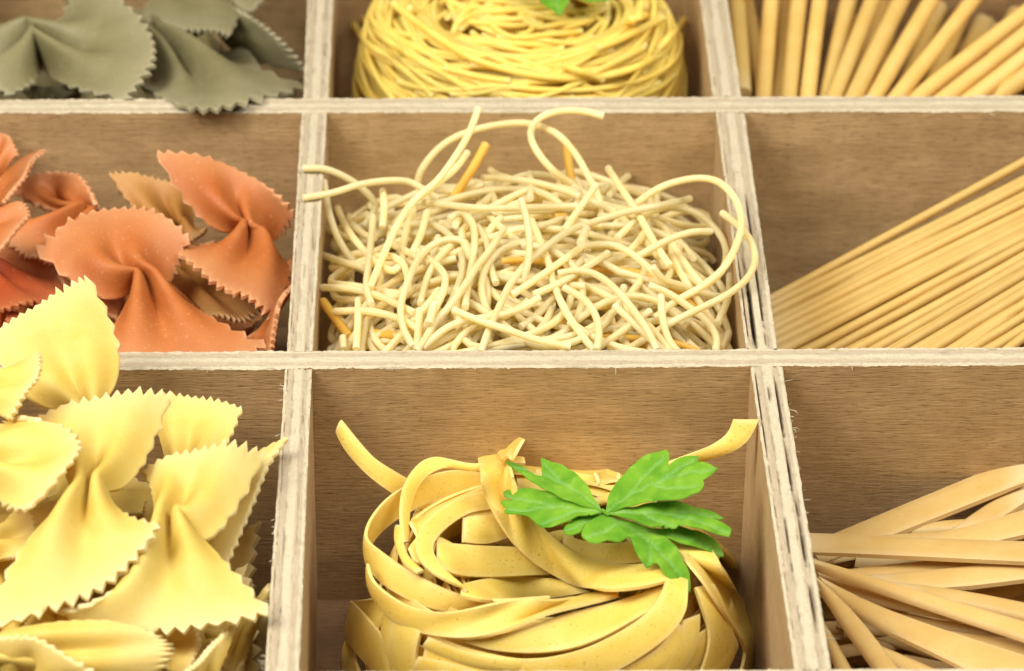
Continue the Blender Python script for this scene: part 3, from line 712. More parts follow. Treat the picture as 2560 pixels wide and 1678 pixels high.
strand([(1768, 848), (1820, 910), (1905, 938), (1975, 965)], 'short pale noodle bent at one end, below the slanting straight one', lift=[.7, .5, .4, .3])
strand([(580, 1245), (532, 1150), (520, 1040), (560, 905), (620, 790), (710, 722), (805, 712), (858, 752), (880, 830)], 'pale noodle in a broad arch at the front of the heap', lift=[.4, .5, .5, .5, .45, .4, .3, .2, .1])
strand([(430, 470), (437, 560), (428, 650)], 'stubby pale noodle standing up near the first divider', lift=[.7, .5, .3])
strand([(1032, 660), (960, 765), (890, 855), (830, 950), (755, 1050), (690, 1120), (640, 1205), (600, 1265)], 'pale noodle running from the heap middle straight to the front divider', lift=.42)
strand([(140, 425), (150, 500), (172, 605), (222, 730), (310, 845), (380, 890)], 'pale noodle curving down inside along the first divider', zs=[-.1, -.2, -.45, -.7, -.9, -1.2])
strand([(180, 480), (212, 570), (262, 670), (332, 760), (412, 832), (480, 868), (505, 850)], 'second pale noodle curving beside the first divider with its tip turned up', lift=.4)
strand([(382, 600), (372, 720), (358, 850), (350, 950), (375, 1035)], 'pale noodle hanging straight down near the first divider, rounded end low', lift=.45)
strand([(135, 650), (200, 682), (280, 705)], 'short noodle end poking at the first divider halfway up', lift=.3)
strand([(135, 790), (230, 822), (335, 850)], 'noodle end touching the first divider below the curving pair', lift=.35)
strand([(130, 950), (260, 955), (380, 982), (480, 1022), (585, 1075)], 'noodle starting at the first divider and running level into the heap', lift=.35)
strand([(195, 1068), (330, 1065), (430, 1080), (530, 1112), (605, 1155)], 'noodle just below the level one, near the first divider foot', lift=.35)
strand([(308, 1010), (306, 1130), (298, 1255)], 'noodle standing vertically at the front corner by the first divider', lift=.4)
strand([(685, 1030), (672, 1080), (660, 1130)], 'thick white noodle end facing the viewer at the front', lift=.6, r=.075)
strand([(612, 1060), (606, 1160), (600, 1260)], 'noodle upright beside the white end at the front', lift=.35)
strand([(780, 1060), (900, 1110), (1050, 1160), (1200, 1210), (1362, 1242)], 'straight noodle lying low along the front divider', lift=.5)
strand([(1205, 1000), (1120, 1052), (1000, 1090), (850, 1112), (740, 1155), (630, 1250)], 'noodle with its blunt end toward the viewer at the low middle', lift=.35)
strand([(710, 960), (690, 1060), (672, 1160)], 'noodle half hidden behind the front arch', lift=.2)
strand([(1545, 780), (1420, 862), (1300, 932), (1180, 985)], 'noodle crossing under the very long one toward the middle', lift=.3)
strand([(1430, 740), (1300, 832), (1170, 922), (1070, 988)], 'noodle parallel to the crossing one, a little higher', lift=.36)
strand([(1330, 950), (1430, 1010), (1488, 1095), (1502, 1180), (1490, 1260)], 'noodle bending round in a small arch at the front middle', lift=.4)
strand([(1300, 880), (1400, 865), (1500, 892), (1605, 980), (1685, 1080), (1745, 1165), (1790, 1260)], 'noodle arching in front of the cracked divider down to the front', lift=.4)
strand([(1420, 742), (1560, 738), (1660, 780), (1760, 862), (1850, 940)], 'noodle arch above the bent one, toward the cracked divider', lift=.4)
strand([(1750, 938), (1850, 980), (1950, 1048), (2040, 1120), (2085, 1200), (2080, 1265)], 'noodle bending down into the front corner by the cracked divider', lift=.35)
strand([(2150, 890), (2142, 1000), (2090, 1130)], 'noodle end hanging by the cracked divider below the loops', lift=.3)
strand([(2145, 1175), (2108, 1250)], 'tiny noodle end in the front corner at the cracked divider', lift=.3)
strand([(232, 1195), (236, 1255)], 'tiny noodle stub in the front corner at the first divider', lift=.4)
strand([(760, 610), (825, 580), (878, 640), (885, 740), (868, 850), (850, 950), (838, 1050)], 'noodle looping over behind the front arch', lift=.3)
strand([(650, 575), (618, 690), (575, 780)], 'bright noodle end tilted between the two left loops', lift=.4)
strand([(590, 540), (545, 680), (528, 800), (560, 910)], 'noodle curving down behind the long raised one', lift=.25)
strand([(900, 650), (945, 720), (962, 830), (992, 930)], 'noodle winding down beside the heap middle', lift=.2)
strand([(1440, 660), (1412, 730)], 'blunt white noodle end pointing at the viewer above the middle', lift=.65, r=.078)
strand([(1830, 660), (1882, 760), (1950, 862), (2020, 945)], 'noodle running down behind the wide loop', lift=.15)
strand([(370, 545), (310, 500), (258, 540), (272, 620), (330, 680), (390, 705)], 'shaded noodle curl behind the ones along the first divider', lift=.1)
strand([(1290, 600), (1400, 620), (1520, 640)], 'noodle lying level behind the very long one', lift=.2)
strand([(915, 330), (990, 385), (1060, 410)], 'noodle piece leaning against the back wall beside a golden one', lift=.2)
strand([(1160, 385), (1165, 450), (1160, 510)], 'noodle tip upright behind the level one', lift=.25)
strand([(700, 470), (820, 468), (930, 440)], 'noodle tip rising next to the golden stick foot', lift=.25)
strand([(1380, 450), (1450, 490), (1520, 470), (1550, 440)], 'noodle bend at the foot of the arch', lift=.2)
strand([(942, 240), (875, 360), (800, 475), (770, 530)], 'golden flat noodle stick leaning on the back wall, left of the arch', zs=[.15, -.15, -.55, -.75], mat='gold', r=.085)
strand([(1342, 245), (1360, 390), (1376, 520)], 'golden noodle stick standing behind the arch', zs=[.1, -.35, -.75], mat='gold', r=.085)
strand([(135, 1020), (200, 1110), (265, 1195)], 'golden noodle in the low corner by the first divider', lift=.2, mat='gold', r=.085)
strand([(1275, 600), (1330, 590)], 'golden fragment showing through in the heap middle', lift=.25, mat='gold', r=.085)
strand([(320, 1170), (450, 1185), (600, 1200)], 'golden noodle lying low behind the front loops', lift=-.1, mat='gold', r=.085)
for i in range(235):
    top = i >= 190
    a = rng.uniform(0, 6.28); L = rng.uniform(6, 10) if top else rng.uniform(3.2, 6.5)
    x, y = rng.uniform(xa+.8, xb-.8), (rng.uniform(ya+.2, 3.6) if i % 2 else rng.uniform(ya+.3, yb-.6)); kk = rng.choice((-1, 1))*(rng.uniform(.35, .75) if top else rng.uniform(.45, 1.25)); th = a; P = []
    lift = rng.uniform(-.05, .2) if top else -rng.uniform(.12, .8)
    n = int(L/.28); tilt = rng.uniform(-.06, .06); ph = rng.uniform(0, 6.28)
    for j in range(n):
        th += kk*L/n*(.8+.3*math.sin(j*.35+ph))
        nx, ny = x+math.cos(th)*L/n, y+math.sin(th)*L/n
        if not (xa+.12 < nx < xb-.12 and ya+.12 < ny < yb-.12): th += .5*(1 if kk > 0 else -1)
        x, y = min(max(nx, xa+.1), xb-.1), min(max(ny, ya+.1), yb-.1)
        P.append((x, y, max(heap(x, y)+lift+tilt*(j-n/2)*L/n+.1*math.sin(j*.6+ph), -4.75)))
    P = np.array(P); P = smooth_line(P, 3)
    o = tube('thin_noodle', P, RL, MAT['gold' if i % 23 == 5 else 'loose'], sides=8, spacing=.17)
    c = P.mean(0); d = P[-1]-P[0]; dl = np.linalg.norm(d)
    tag(o, '%s %s noodle %s at the %s of the tangle' % ('golden' if i % 23 == 5 else 'pale', 'curled' if dl < .8*L else ('short' if L < 2.4 else 'long'), lie_words(d), place_words(c[0], c[1], xa, xb, ya, yb)), 'thin noodle', GL)
# ------------------------------------------------------------------ ribbon nest (front middle compartment)
NC = np.array([4.0, -4.0])
def nest_h(x, y):
    dx, dy = (x-NC[0])/3.2, (y-NC[1])/3.05
    r = math.hypot(dx, dy)
    pr = [0, .12, .25, .38, .5, .64, .78, .9, .97, 1.02, 1.06]
    hz = [-2.8, -2.6, -2.15, -1.6, -1.2, -1.0, -1.05, -1.45, -2.2, -3.2, -4.9]
    return float(np.interp(r, pr, hz))-.12*dx
nest = empty('pasta_nest', (NC[0], NC[1], -DEPTH), 'nest of flat egg ribbons with brown flecks, parsley leaf on top', 'pasta nest')
def rib(A, B, lift=0.1, zA=None, zB=None, **kw):
    def conv(E, Z):
        out = []
        for i, (x, y) in enumerate(E):
            px, py = NEST(x, y)
            if Z is not None and Z[i] is not None: out.append(at(px, py, Z[i]))
            else: out.append(hit(px, py, nest_h, lift[i] if isinstance(lift, (list, tuple)) else lift))
        return out
    return ribbon('ribbon_strand', conv(A, zA), conv(B, zB), MAT['nest'], nest, **kw)
# free ends
rib([(186, 298), (262, 392), (350, 488), (440, 548), (540, 605), (660, 660)], [(160, 360), (200, 440), (300, 558), (400, 640), (500, 700), (620, 760)], zA=[-.42, -.55, -.8, -1.05, -1.35, -1.8], zB=[-.62, -.75, -1.0, -1.25, -1.55, -2.0])
rib([(2128, 295), (2098, 370), (2000, 432), (1880, 480), (1780, 520), (1640, 590)], [(2258, 295), (2200, 408), (2090, 468), (1960, 502), (1830, 545), (1680, 640)], zA=[-.05, -.3, -.5, -.7, -.85, -1.1], zB=[-.0, -.35, -.6, -.8, -1.0, -1.3])
# strap over the top
rib([(853, 428), (872, 550), (905, 680), (965, 800), (1055, 930), (1185, 1040), (1335, 1112), (1500, 1142), (1680, 1128), (1830, 1085), (1900, 1030)],
    [(985, 405), (1020, 530), (1062, 660), (1120, 760), (1205, 860), (1290, 930), (1400, 985), (1530, 1015), (1690, 1015), (1800, 990), (1850, 960)], lift=[.5, .5, .5, .5, .5, .5, .45, .42, .35, .22, -.1])
rib([(925, 418), (968, 380), (1030, 376), (1092, 393)], [(985, 500), (1008, 480), (1030, 490), (1040, 492)], lift=[.42, .62, .7, .75])
# left loops
rib([(492, 905), (478, 750), (500, 612), (570, 512), (652, 480), (722, 490), (792, 512), (900, 512)],
    [(520, 905), (520, 765), (552, 650), (615, 572), (695, 535), (760, 540), (822, 552), (910, 556)], zA=[-.8, -.78, -.76, -.76, -.78, -.8, -.84, -.9], zB=[-1.0, -.98, -.94, -.9, -.9, -.94, -.98, -1.02])
rib([(900, 560), (760, 545), (600, 580), (480, 640), (400, 700), (330, 790), (304, 865), (318, 905), (362, 935), (430, 985), (520, 1042), (650, 1112), (790, 1168), (950, 1192), (1220, 1175)],
    [(900, 690), (760, 680), (620, 705), (510, 760), (430, 810), (355, 880), (312, 950), (304, 995), (330, 1045), (395, 1115), (500, 1180), (630, 1232), (770, 1250), (930, 1222), (1150, 1195)],
    zA=[-1.0, -.95, -.92, -.9, -.88, -.86, -.85, -.85, -.86, -.88, -.92, -.96, -1.0, -1.05, -1.2], zB=[-1.45, -1.4, -1.38, -1.35, -1.33, -1.3, -1.28, -1.27, -1.26, -1.26, -1.28, -1.3, -1.3, -1.3, -1.4])
rib([(315, 1010), (338, 1090), (405, 1155), (520, 1222), (700, 1255), (900, 1218), (1060, 1186), (1250, 1190), (1420, 1160), (1560, 1140)],
    [(318, 1120), (352, 1195), (420, 1272), (540, 1342), (700, 1377), (860, 1377), (1000, 1342), (1200, 1262), (1400, 1212), (1560, 1172)], lift=[.22, .28, .34, .4, .44, .44, .4, .34, .28, .22], zA=[-.92, -.95, -.98, -1.02, None, None, None, None, None, None], zB=[-1.3, -1.34, -1.36, -1.36, None, None, None, None, None, None])
rib([(960, 638), (780, 682), (650, 762), (582, 830), (548, 905), (572, 995), (645, 1065), (740, 1112), (800, 1140)],
    [(960, 740), (825, 760), (722, 822), (655, 890), (638, 950), (682, 1022), (735, 1075), (775, 1105), (815, 1150)], lift=[.1, .14, .18, .2, .22, .24, .24, .22, .18])
rib([(522, 805), (600, 682), (722, 592), (870, 552)], [(560, 880), (652, 762), (782, 690), (905, 640)], lift=.08)
rib([(455, 825), (450, 900), (490, 1010), (560, 1060)], [(495, 825), (490, 900), (530, 990), (600, 1050)], lift=.16)
rib([(515, 940), (560, 880), (600, 850), (640, 870)], [(540, 1000), (580, 1020), (600, 1000), (620, 960)], lift=.1)
# inside the hollow
rib([(655, 908), (800, 920), (950, 926), (1120, 932)], [(658, 1000), (722, 1060), (900, 1078), (1220, 1065)], lift=.14)
rib([(785, 1115), (900, 1090), (1050, 1076), (1240, 1090)], [(778, 1172), (900, 1197), (1100, 1192), (1420, 1152)], lift=.12)
rib([(785, 785), (880, 772), (1000, 760)], [(785, 905), (905, 915), (1020, 880)], lift=.1)
rib([(820, 700), (900, 680), (1000, 690)], [(800, 790), (900, 770), (1000, 780)], lift=.05)
rib([(640, 870), (720, 900), (760, 930)], [(660, 920), (740, 950), (790, 980)], lift=.08)
rib([(1100, 900), (1220, 850), (1330, 840)], [(1130, 960), (1240, 930), (1340, 900)], lift=.05)
rib([(1292, 866), (1400, 900), (1550, 912), (1690, 890)], [(1278, 935), (1400, 985), (1550, 1012), (1740, 1000)], lift=.22)
rib([(1050, 560), (1180, 580), (1330, 640), (1460, 690)], [(1060, 650), (1180, 670), (1300, 740), (1420, 790)], lift=.1)
# back rim
rib([(1000, 500), (1110, 490), (1250, 500), (1400, 520), (1560, 560)], [(1030, 560), (1150, 570), (1300, 592), (1450, 620), (1580, 660)], lift=.2)
rib([(1010, 490), (1060, 480), (1090, 485)], [(1020, 520), (1070, 515), (1098, 518)], lift=.38)
rib([(1440, 560), (1540, 532), (1640, 560), (1760, 650)], [(1460, 620), (1550, 600), (1640, 640), (1740, 730)], lift=.22)
rib([(1150, 545), (1300, 555), (1500, 600), (1700, 690), (1850, 790)], [(1150, 620), (1300, 640), (1480, 690), (1660, 780), (1790, 870)], lift=.08)
rib([(1440, 690), (1520, 655), (1600, 655)], [(1440, 730), (1520, 700), (1600, 710)], lift=.16)
# right side
rib([(1810, 900), (1900, 1005), (1985, 1112), (2082, 1262), (2160, 1382), (2182, 1460), (2150, 1580), (2080, 1680)], [(1950, 850), (2030, 955), (2105, 1082), (2192, 1222), (2240, 1332), (2250, 1422), (2230, 1560), (2160, 1680)], lift=[.15, .3, .3, .28, .25, .25, .25, .2])
rib([(1990, 900), (2110, 1022), (2172, 1162), (2198, 1240), (2215, 1330)], [(2062, 905), (2162, 1010), (2222, 1142), (2245, 1262), (2246, 1340)], lift=.12)
rib([(1800, 720), (1900, 760), (2000, 830), (2090, 930)], [(1780, 800), (1880, 850), (1970, 930), (2040, 1010)], lift=.1)
rib([(1800, 1010), (1792, 1095), (1765, 1170), (1685, 1270), (1505, 1382), (1330, 1452), (1100, 1486), (850, 1440), (620, 1360)], [(1905, 1050), (1902, 1150), (1892, 1250), (1805, 1370), (1655, 1480), (1500, 1560), (1200, 1640), (850, 1600), (590, 1500)], lift=[.1, .3, .36, .34, .32, .3, .22, .1, .0])
rib([(860, 1385), (1050, 1342), (1300, 1262), (1550, 1202), (1790, 1120)], [(780, 1395), (950, 1442), (1200, 1452), (1450, 1392), (1800, 1200)], lift=.14)
rib([(620, 1375), (800, 1440), (1000, 1482), (1250, 1472), (1500, 1402), (1690, 1300)], [(590, 1420), (780, 1500), (1000, 1545), (1300, 1560), (1540, 1500), (1760, 1380)], lift=.2)
rib([(1935, 1130), (1970, 1230), (2010, 1380), (1960, 1560), (1880, 1680)], [(2030, 1110), (2090, 1240), (2130, 1390), (2080, 1580), (2000, 1680)], lift=.08)
rib([(1880, 1290), (1850, 1380), (1780, 1490), (1680, 1580)], [(1960, 1260), (1950, 1400), (1890, 1520), (1780, 1640)], lift=.1)
rib([(1830, 1290), (1780, 1400), (1640, 1500), (1400, 1600)], [(1880, 1330), (1850, 1450), (1720, 1580), (1480, 1690)], lift=.12)
rib([(2120, 1350), (2060, 1470), (1980, 1560)], [(2150, 1420), (2090, 1550), (2020, 1640)], lift=.02)
rib([(570, 1470), (720, 1500), (880, 1550), (1050, 1640)], [(540, 1540), (700, 1580), (850, 1640), (1000, 1720)], lift=.24)
# left front
rib([(470, 1200), (440, 1305), (420, 1430), (440, 1580), (480, 1700)], [(600, 1260), (582, 1352), (556, 1460), (576, 1580), (620, 1700)], lift=[.0, .2, .26, .26, .26])
rib([(235, 1195), (300, 1262), (390, 1372), (418, 1470), (450, 1600)], [(208, 1380), (262, 1452), (335, 1535), (400, 1620), (440, 1720)], lift=.2)
rib([(350, 1180), (392, 1196), (420, 1230)], [(240, 1198), (330, 1312), (380, 1330)], lift=.06)
rib([(410, 1190), (390, 1270), (388, 1400), (405, 1580), (430, 1700)], [(470, 1220), (442, 1300), (430, 1430), (440, 1590), (480, 1700)], lift=[0, .1, .14, .14, .14])
rib([(205, 1390), (192, 1460), (200, 1580), (240, 1700)], [(250, 1430), (260, 1500), (300, 1620), (330, 1720)], lift=.05)
# the coil that carries them, seen only through the gaps
for i in range(64):
    a0 = rng.uniform(0, 6.28); span = rng.uniform(2.0, 4.2); rr = rng.uniform(.45, .97); dz = rng.uniform(-2.6, -.22); n = 26
    A, B = [], []
    for j in range(n):
        a = a0+span*j/(n-1); q = rr+.05*math.sin(2.3*a+i); x, y = NC[0]+3.1*q*math.cos(a), NC[1]+2.95*q*math.sin(a)
        z = max(nest_h(x, y)+dz*(.6+.4*math.sin(a*1.3+i)), -4.8)
        A.append((x, y, z)); B.append((NC[0]+3.1*(q+.04)*math.cos(a), NC[1]+2.95*(q+.04)*math.sin(a), max(z-.45, -4.85)))
    ribbon('ribbon_strand', A, B, MAT['nest'], nest, spacing=.3, mcross=3)
# ------------------------------------------------------------------ parsley
def leaf(parent, outline, vw, zfun, veins, name='leaflet', th=0.018):
    out = np.array([vw(*p) for p in outline])
    cl = np.vstack([out, out[:1]]); P2 = catmull(cl, len(out)*3)[:-1]
    dd = np.concatenate([[0], np.cumsum(np.linalg.norm(np.diff(cl, axis=0), axis=1))]); ss = np.linspace(0, dd[-1], len(out)*3)[:-1]
    P2 = .15*P2+.85*np.stack([np.interp(ss, dd, cl[:, k]) for k in (0, 1)], 1)
    x0, y0 = P2.min(0); x1, y1 = P2.max(0); st = max(x1-x0, y1-y0)/56
    def inside(p):
        c = False; j = len(P2)-1
        for i in range(len(P2)):
            a, b = P2[i], P2[j]
            if (a[1] > p[1]) != (b[1] > p[1]) and p[0] < (b[0]-a[0])*(p[1]-a[1])/(b[1]-a[1])+a[0]: c = not c
            j = i
        return c
    pts = [tuple(p) for p in P2]
    nb = len(pts)
    for gx in np.arange(x0, x1, st):
        for gy in np.arange(y0, y1, st):
            q = (gx+rng.uniform(-.2, .2)*st, gy+rng.uniform(-.2, .2)*st)
            if inside(q) and np.hypot(P2[:, 0]-q[0], P2[:, 1]-q[1]).min() > st*.5: pts.append(q)
    r = delaunay_2d_cdt([Vector(p) for p in pts], [(i, (i+1) % nb) for i in range(nb)], [], 1, 1e-4)
    vs = np.array([tuple(p) for p in r[0]]); fs = [tuple(f) for f in r[2] if len(f) == 3]
    segs = []
    for line in veins:
        L = np.array([vw(*p) for p in line]); segs += [(L[i], L[i+1]) for i in range(len(L)-1)]
    def vd(p):
        best = 1e9
        for a, b in segs:
            t = np.clip(((p-a)@(b-a))/((b-a)@(b-a)+1e-9), 0, 1); best = min(best, np.hypot(*(p-a-(b-a)*t)))
        return best
    d = np.array([vd(p) for p in vs]); vein = np.exp(-(d/2.6)**2)
    dist = np.array([np.hypot(P2[:, 0]-p[0], P2[:, 1]-p[1]).min() for p in vs])
    lap = 0.055*np.clip(d/30, 0, 1)
    W = np.array([at(p[0], p[1], zfun(p[0], p[1])) for p in vs]); W[:, 2] += lap+0.02*np.sin(vs[:, 0]*.09)*np.sin(vs[:, 1]*.11)-0.018*vein
    n = len(W); V = np.vstack([W, W-np.array([0, 0.4, 1])*th])
    F = []
    for f in fs:
        a, b, c = (W[i] for i in f); up = np.cross(b-a, c-a)@(CAM-a)
        g2 = f if up > 0 else f[::-1]
        F.append(g2); F.append(tuple(i+n for i in g2[::-1]))
    from collections import Counter
    E = Counter()
    for f in F[::2]:
        for i in range(3): E[(f[i], f[(i+1) % 3])] += 1
    for (a, b) in list(E):
        if (b, a) not in E: F.append((b, a, a+n, b+n))
    return mesh_obj(name, V, F, MAT['leaf'], parent, attrs={'vein': np.concatenate([vein, vein])}, sharp=70)
pc = NEST(1490, 755)
pars = empty('parsley_leaf', at(*pc, -.75), 'fresh green parsley leaf lying on the flat ribbon nest', 'parsley leaf')
def zlin(z0, kx, ky, kk=0.0):
    return lambda px, py: z0+.36+kx*(px-pc[0])/100+ky*(py-pc[1])/100+kk*(((px-pc[0])/100)**2+((py-pc[1])/100)**2)
leaf(pars, [(1480, 748), (1440, 690), (1400, 622), (1340, 570), (1270, 527), (1225, 507), (1173, 488), (1176, 530), (1182, 578), (1140, 565), (1090, 530), (1050, 516), (1000, 514), (1040, 545), (1080, 572), (1120, 610), (1170, 642), (1230, 672), (1290, 702), (1360, 722), (1430, 742)],
     NEST, zlin(-.75, -.0, -.03, -.03), [[(1480, 748), (1380, 670), (1270, 610), (1180, 560), (1040, 530)], [(1300, 630), (1230, 560), (1185, 510)]])
leaf(pars, [(1480, 752), (1420, 737), (1350, 707), (1280, 692), (1200, 662), (1120, 646), (1050, 648), (990, 650), (988, 670), (1042, 682), (1020, 698), (975, 706), (985, 726), (1002, 737), (988, 762), (1050, 766), (1110, 782), (1150, 812), (1180, 832), (1240, 827), (1290, 806), (1360, 782), (1430, 767)],
     NEST, zlin(-.74, .03, .02, -.035), [[(1480, 752), (1350, 745), (1200, 715), (1060, 690), (990, 665)], [(1250, 725), (1120, 745), (1010, 745)], [(1350, 745), (1250, 790), (1180, 815)]])
leaf(pars, [(1495, 752), (1507, 690), (1542, 630), (1602, 560), (1662, 502), (1722, 472), (1806, 454), (1812, 492), (1802, 536), (1832, 511), (1890, 482), (1958, 478), (1950, 511), (2010, 522), (2055, 540), (2012, 580), (1975, 601), (1987, 626), (1960, 662), (1900, 692), (1850, 702), (1760, 707), (1680, 717), (1600, 737), (1530, 757)],
     NEST, zlin(-.75, .05, -.10, .03), [[(1495, 752), (1600, 680), (1720, 620), (1850, 570), (2040, 540)], [(1600, 680), (1690, 570), (1790, 480)], [(1760, 605), (1850, 540), (1940, 490)], [(1720, 620), (1850, 640), (1960, 620)]])
leaf(pars, [(1505, 757), (1562, 742), (1652, 727), (1760, 714), (1850, 711), (1920, 726), (1962, 741), (2032, 757), (2082, 791), (2022, 787), (2092, 822), (2120, 846), (2112, 880), (2062, 867), (1990, 852), (1930, 832), (1852, 821), (1842, 841), (1762, 826), (1720, 842), (1660, 817), (1600, 787), (1540, 767)],
     NEST, zlin(-.72, -.01, .0, -.025), [[(1505, 757), (1660, 752), (1820, 765), (1960, 800), (2110, 860)], [(1820, 765), (1920, 750), (2060, 785)], [(1660, 752), (1760, 800), (1840, 830)]])
leaf(pars, [(1492, 765), (1560, 790), (1640, 812), (1720, 842), (1850, 832), (1942, 852), (2022, 887), (2062, 927), (2087, 972), (2040, 967), (1970, 937), (1900, 922), (1832, 892), (1790, 882), (1842, 932), (1882, 1012), (1912, 1062), (1918, 1155), (1880, 1147), (1830, 1112), (1780, 1062), (1742, 1002), (1702, 1027), (1670, 1002), (1640, 952), (1612, 882), (1560, 912), (1500, 907), (1455, 917), (1400, 897), (1370, 872), (1390, 832), (1440, 792)],
     NEST, zlin(-.79, -.02, -.05, -.05), [[(1492, 768), (1600, 820), (1720, 900), (1820, 1010), (1910, 1140)], [(1640, 845), (1800, 860), (1950, 900), (2080, 965)], [(1560, 805), (1490, 850), (1400, 880)], [(1720, 900), (1720, 980), (1705, 1020)]])
leaf(pars, [(1490, 762), (1422, 768), (1352, 782), (1302, 822), (1283, 852), (1302, 872), (1368, 862), (1392, 822), (1442, 787)],
     NEST, zlin(-.84, .02, .02, -.03), [[(1490, 762), (1400, 800), (1300, 850)]])
vs_ = [NEST(1486, 752), NEST(1508, 775)]
tube('stem', [at(*NEST(1478, 745), -.37), at(*NEST(1496, 757), -.36), at(*NEST(1512, 775), -.44), at(*NEST(1530, 800), -.75)], .035, MAT['leaf'], pars, sides=7)

# ------------------------------------------------------------------ fine noodle nest (back middle compartment)
FC = np.array([3.85, 13.75]); FR = np.array([3.45, 3.75])
def fine_h(x, y):
    r = math.hypot((x-FC[0])/FR[0], (y-FC[1])/FR[1])
    return float(np.interp(r, [0, .3, .45, .58, .72, .85, .94, 1.0, 1.03], [-1.3, -1.2, -.6, -.05, .2, -.1, -.9, -2.6, -4.9]))
fnest = empty('noodle_nest', (FC[0], FC[1], -DEPTH), 'round nest of fine bright yellow noodles cut by the top edge of the photo', 'pasta nest')
def nest_profile(w):
    """w 0..1: from inside lip over the rim and down the outer wall -> radius fraction, height"""
    return float(np.interp(w, [0, .15, .3, .45, .6, .75, 1], [.42, .56, .72, .87, .96, 1.0, 1.01])), float(np.interp(w, [0, .15, .3, .45, .6, .75, 1], [-.8, -.1, .2, -.2, -1.0, -2.2, -4.4]))
for i in range(215):
    a0 = rng.uniform(0, 6.28); span = rng.uniform(1.0, 3.2); w0 = rng.random(); dw = rng.gauss(0, .09)
    if rng.random() < .75: a0 = rng.uniform(-3.6, -.2)-span*.4
    n = 16; P = []; sink = abs(rng.gauss(0, .10))-.03; ph = rng.uniform(0, 6.28)
    for j in range(n):
        t = j/(n-1); w = min(max(w0+dw*(t-.5)*2+.02*math.sin(5*t+ph), 0), 1); a = a0+span*t
        q, z = nest_profile(w); q -= sink*.25
        P.append((FC[0]+FR[0]*q*math.cos(a), FC[1]+FR[1]*q*math.sin(a), max(z-sink*.6, -4.8)))
    tube('noodle_strand', P, .063, MAT['fine'], fnest, sides=8, spacing=.2)
for i in range(64):
    a0 = rng.uniform(-.5, .5); off = rng.uniform(-.5, .5); L = rng.uniform(.35, .9); cx = rng.uniform(-.25, .25)
    z = rng.uniform(-.3, .02); pts = []
    for t in np.linspace(-1, 1, 10):
        u, v = cx+L*.55*t, off+.16*t*t*(1 if off < 0 else -1)
        u, v = u*math.cos(a0)-v*math.sin(a0), u*math.sin(a0)+v*math.cos(a0)
        k = min(1, .52/max(math.hypot(u, v), 1e-6)); pts.append((FC[0]+FR[0]*u*k, FC[1]+FR[1]*v*k, z-.25*abs(off)+.06*math.sin(4*t+i)))
    tube('noodle_strand', pts, .063, MAT['fine'], fnest, sides=8, spacing=.2)
def fstrand(pts, lift=.12):
    tube('noodle_strand', [hit(*FINE(x, y), fine_h, lift) for x, y in pts], .075, MAT['fine'], fnest, sides=8)
fstrand([(820, 340), (900, 360), (1000, 385), (1140, 405)]); fstrand([(1570, 240), (1650, 210), (1780, 150), (1900, 90)]); fstrand([(1710, 110), (1800, 80), (1950, 30)])
fstrand([(380, 60), (480, 160), (650, 280), (850, 390), (960, 470)]); fstrand([(560, 20), (760, 170), (980, 300), (1300, 380), (1600, 380), (1850, 290), (2040, 120)]); fstrand([(1870, 250), (1960, 150), (2040, 60)])
fstrand([(340, 70), (420, 200), (560, 300), (700, 420), (760, 480)]); fstrand([(640, 40), (900, 180), (1150, 250), (1420, 330), (1600, 400)]); fstrand([(1420, 440), (1600, 340), (1740, 270), (1800, 240)])
wv = np.linspace(0, 1, 16); aa = np.linspace(0, 2*math.pi, 72, endpoint=False); V, Fc = [], []
for a in aa:
    for w in wv:
        q, z = nest_profile(w); q -= .035*(1 if w > .3 else -1); z -= .13
        V.append((FC[0]+FR[0]*q*math.cos(a), FC[1]+FR[1]*q*math.sin(a), z))
for i in range(72):
    for j in range(15): Fc.append((i*16+j, ((i+1) % 72)*16+j, ((i+1) % 72)*16+j+1, i*16+j+1))
mesh_obj('inner_coil', V, Fc, MAT['fine'], fnest)
bp = empty('parsley_sprig', at(*FINE(1360, 30), .1), 'blurred parsley leaf on the fine noodle nest at the top edge', 'parsley leaf')
pcb = FINE(1400, -60)
zb = lambda px, py: .55-.0016*(py-pcb[1])
leaf(bp, [(1420, -60), (1340, -40), (1280, -10), (1290, 20), (1320, 40), (1350, 52), (1385, 78), (1402, 60), (1425, 30), (1445, -10)], FINE, zb, [[(1420, -60), (1370, 10), (1385, 70)]])
leaf(bp, [(1440, -60), (1460, -20), (1500, 5), (1540, 18), (1600, 8), (1660, -10), (1620, -50), (1520, -80)], FINE, lambda a, b: .45, [[(1440, -60), (1540, -20), (1640, -5)]])
leaf(bp, [(1410, -60), (1340, -110), (1240, -130), (1180, -90), (1230, -40), (1320, -20)], FINE, lambda a, b: .5, [[(1410, -60), (1300, -80), (1190, -90)]])

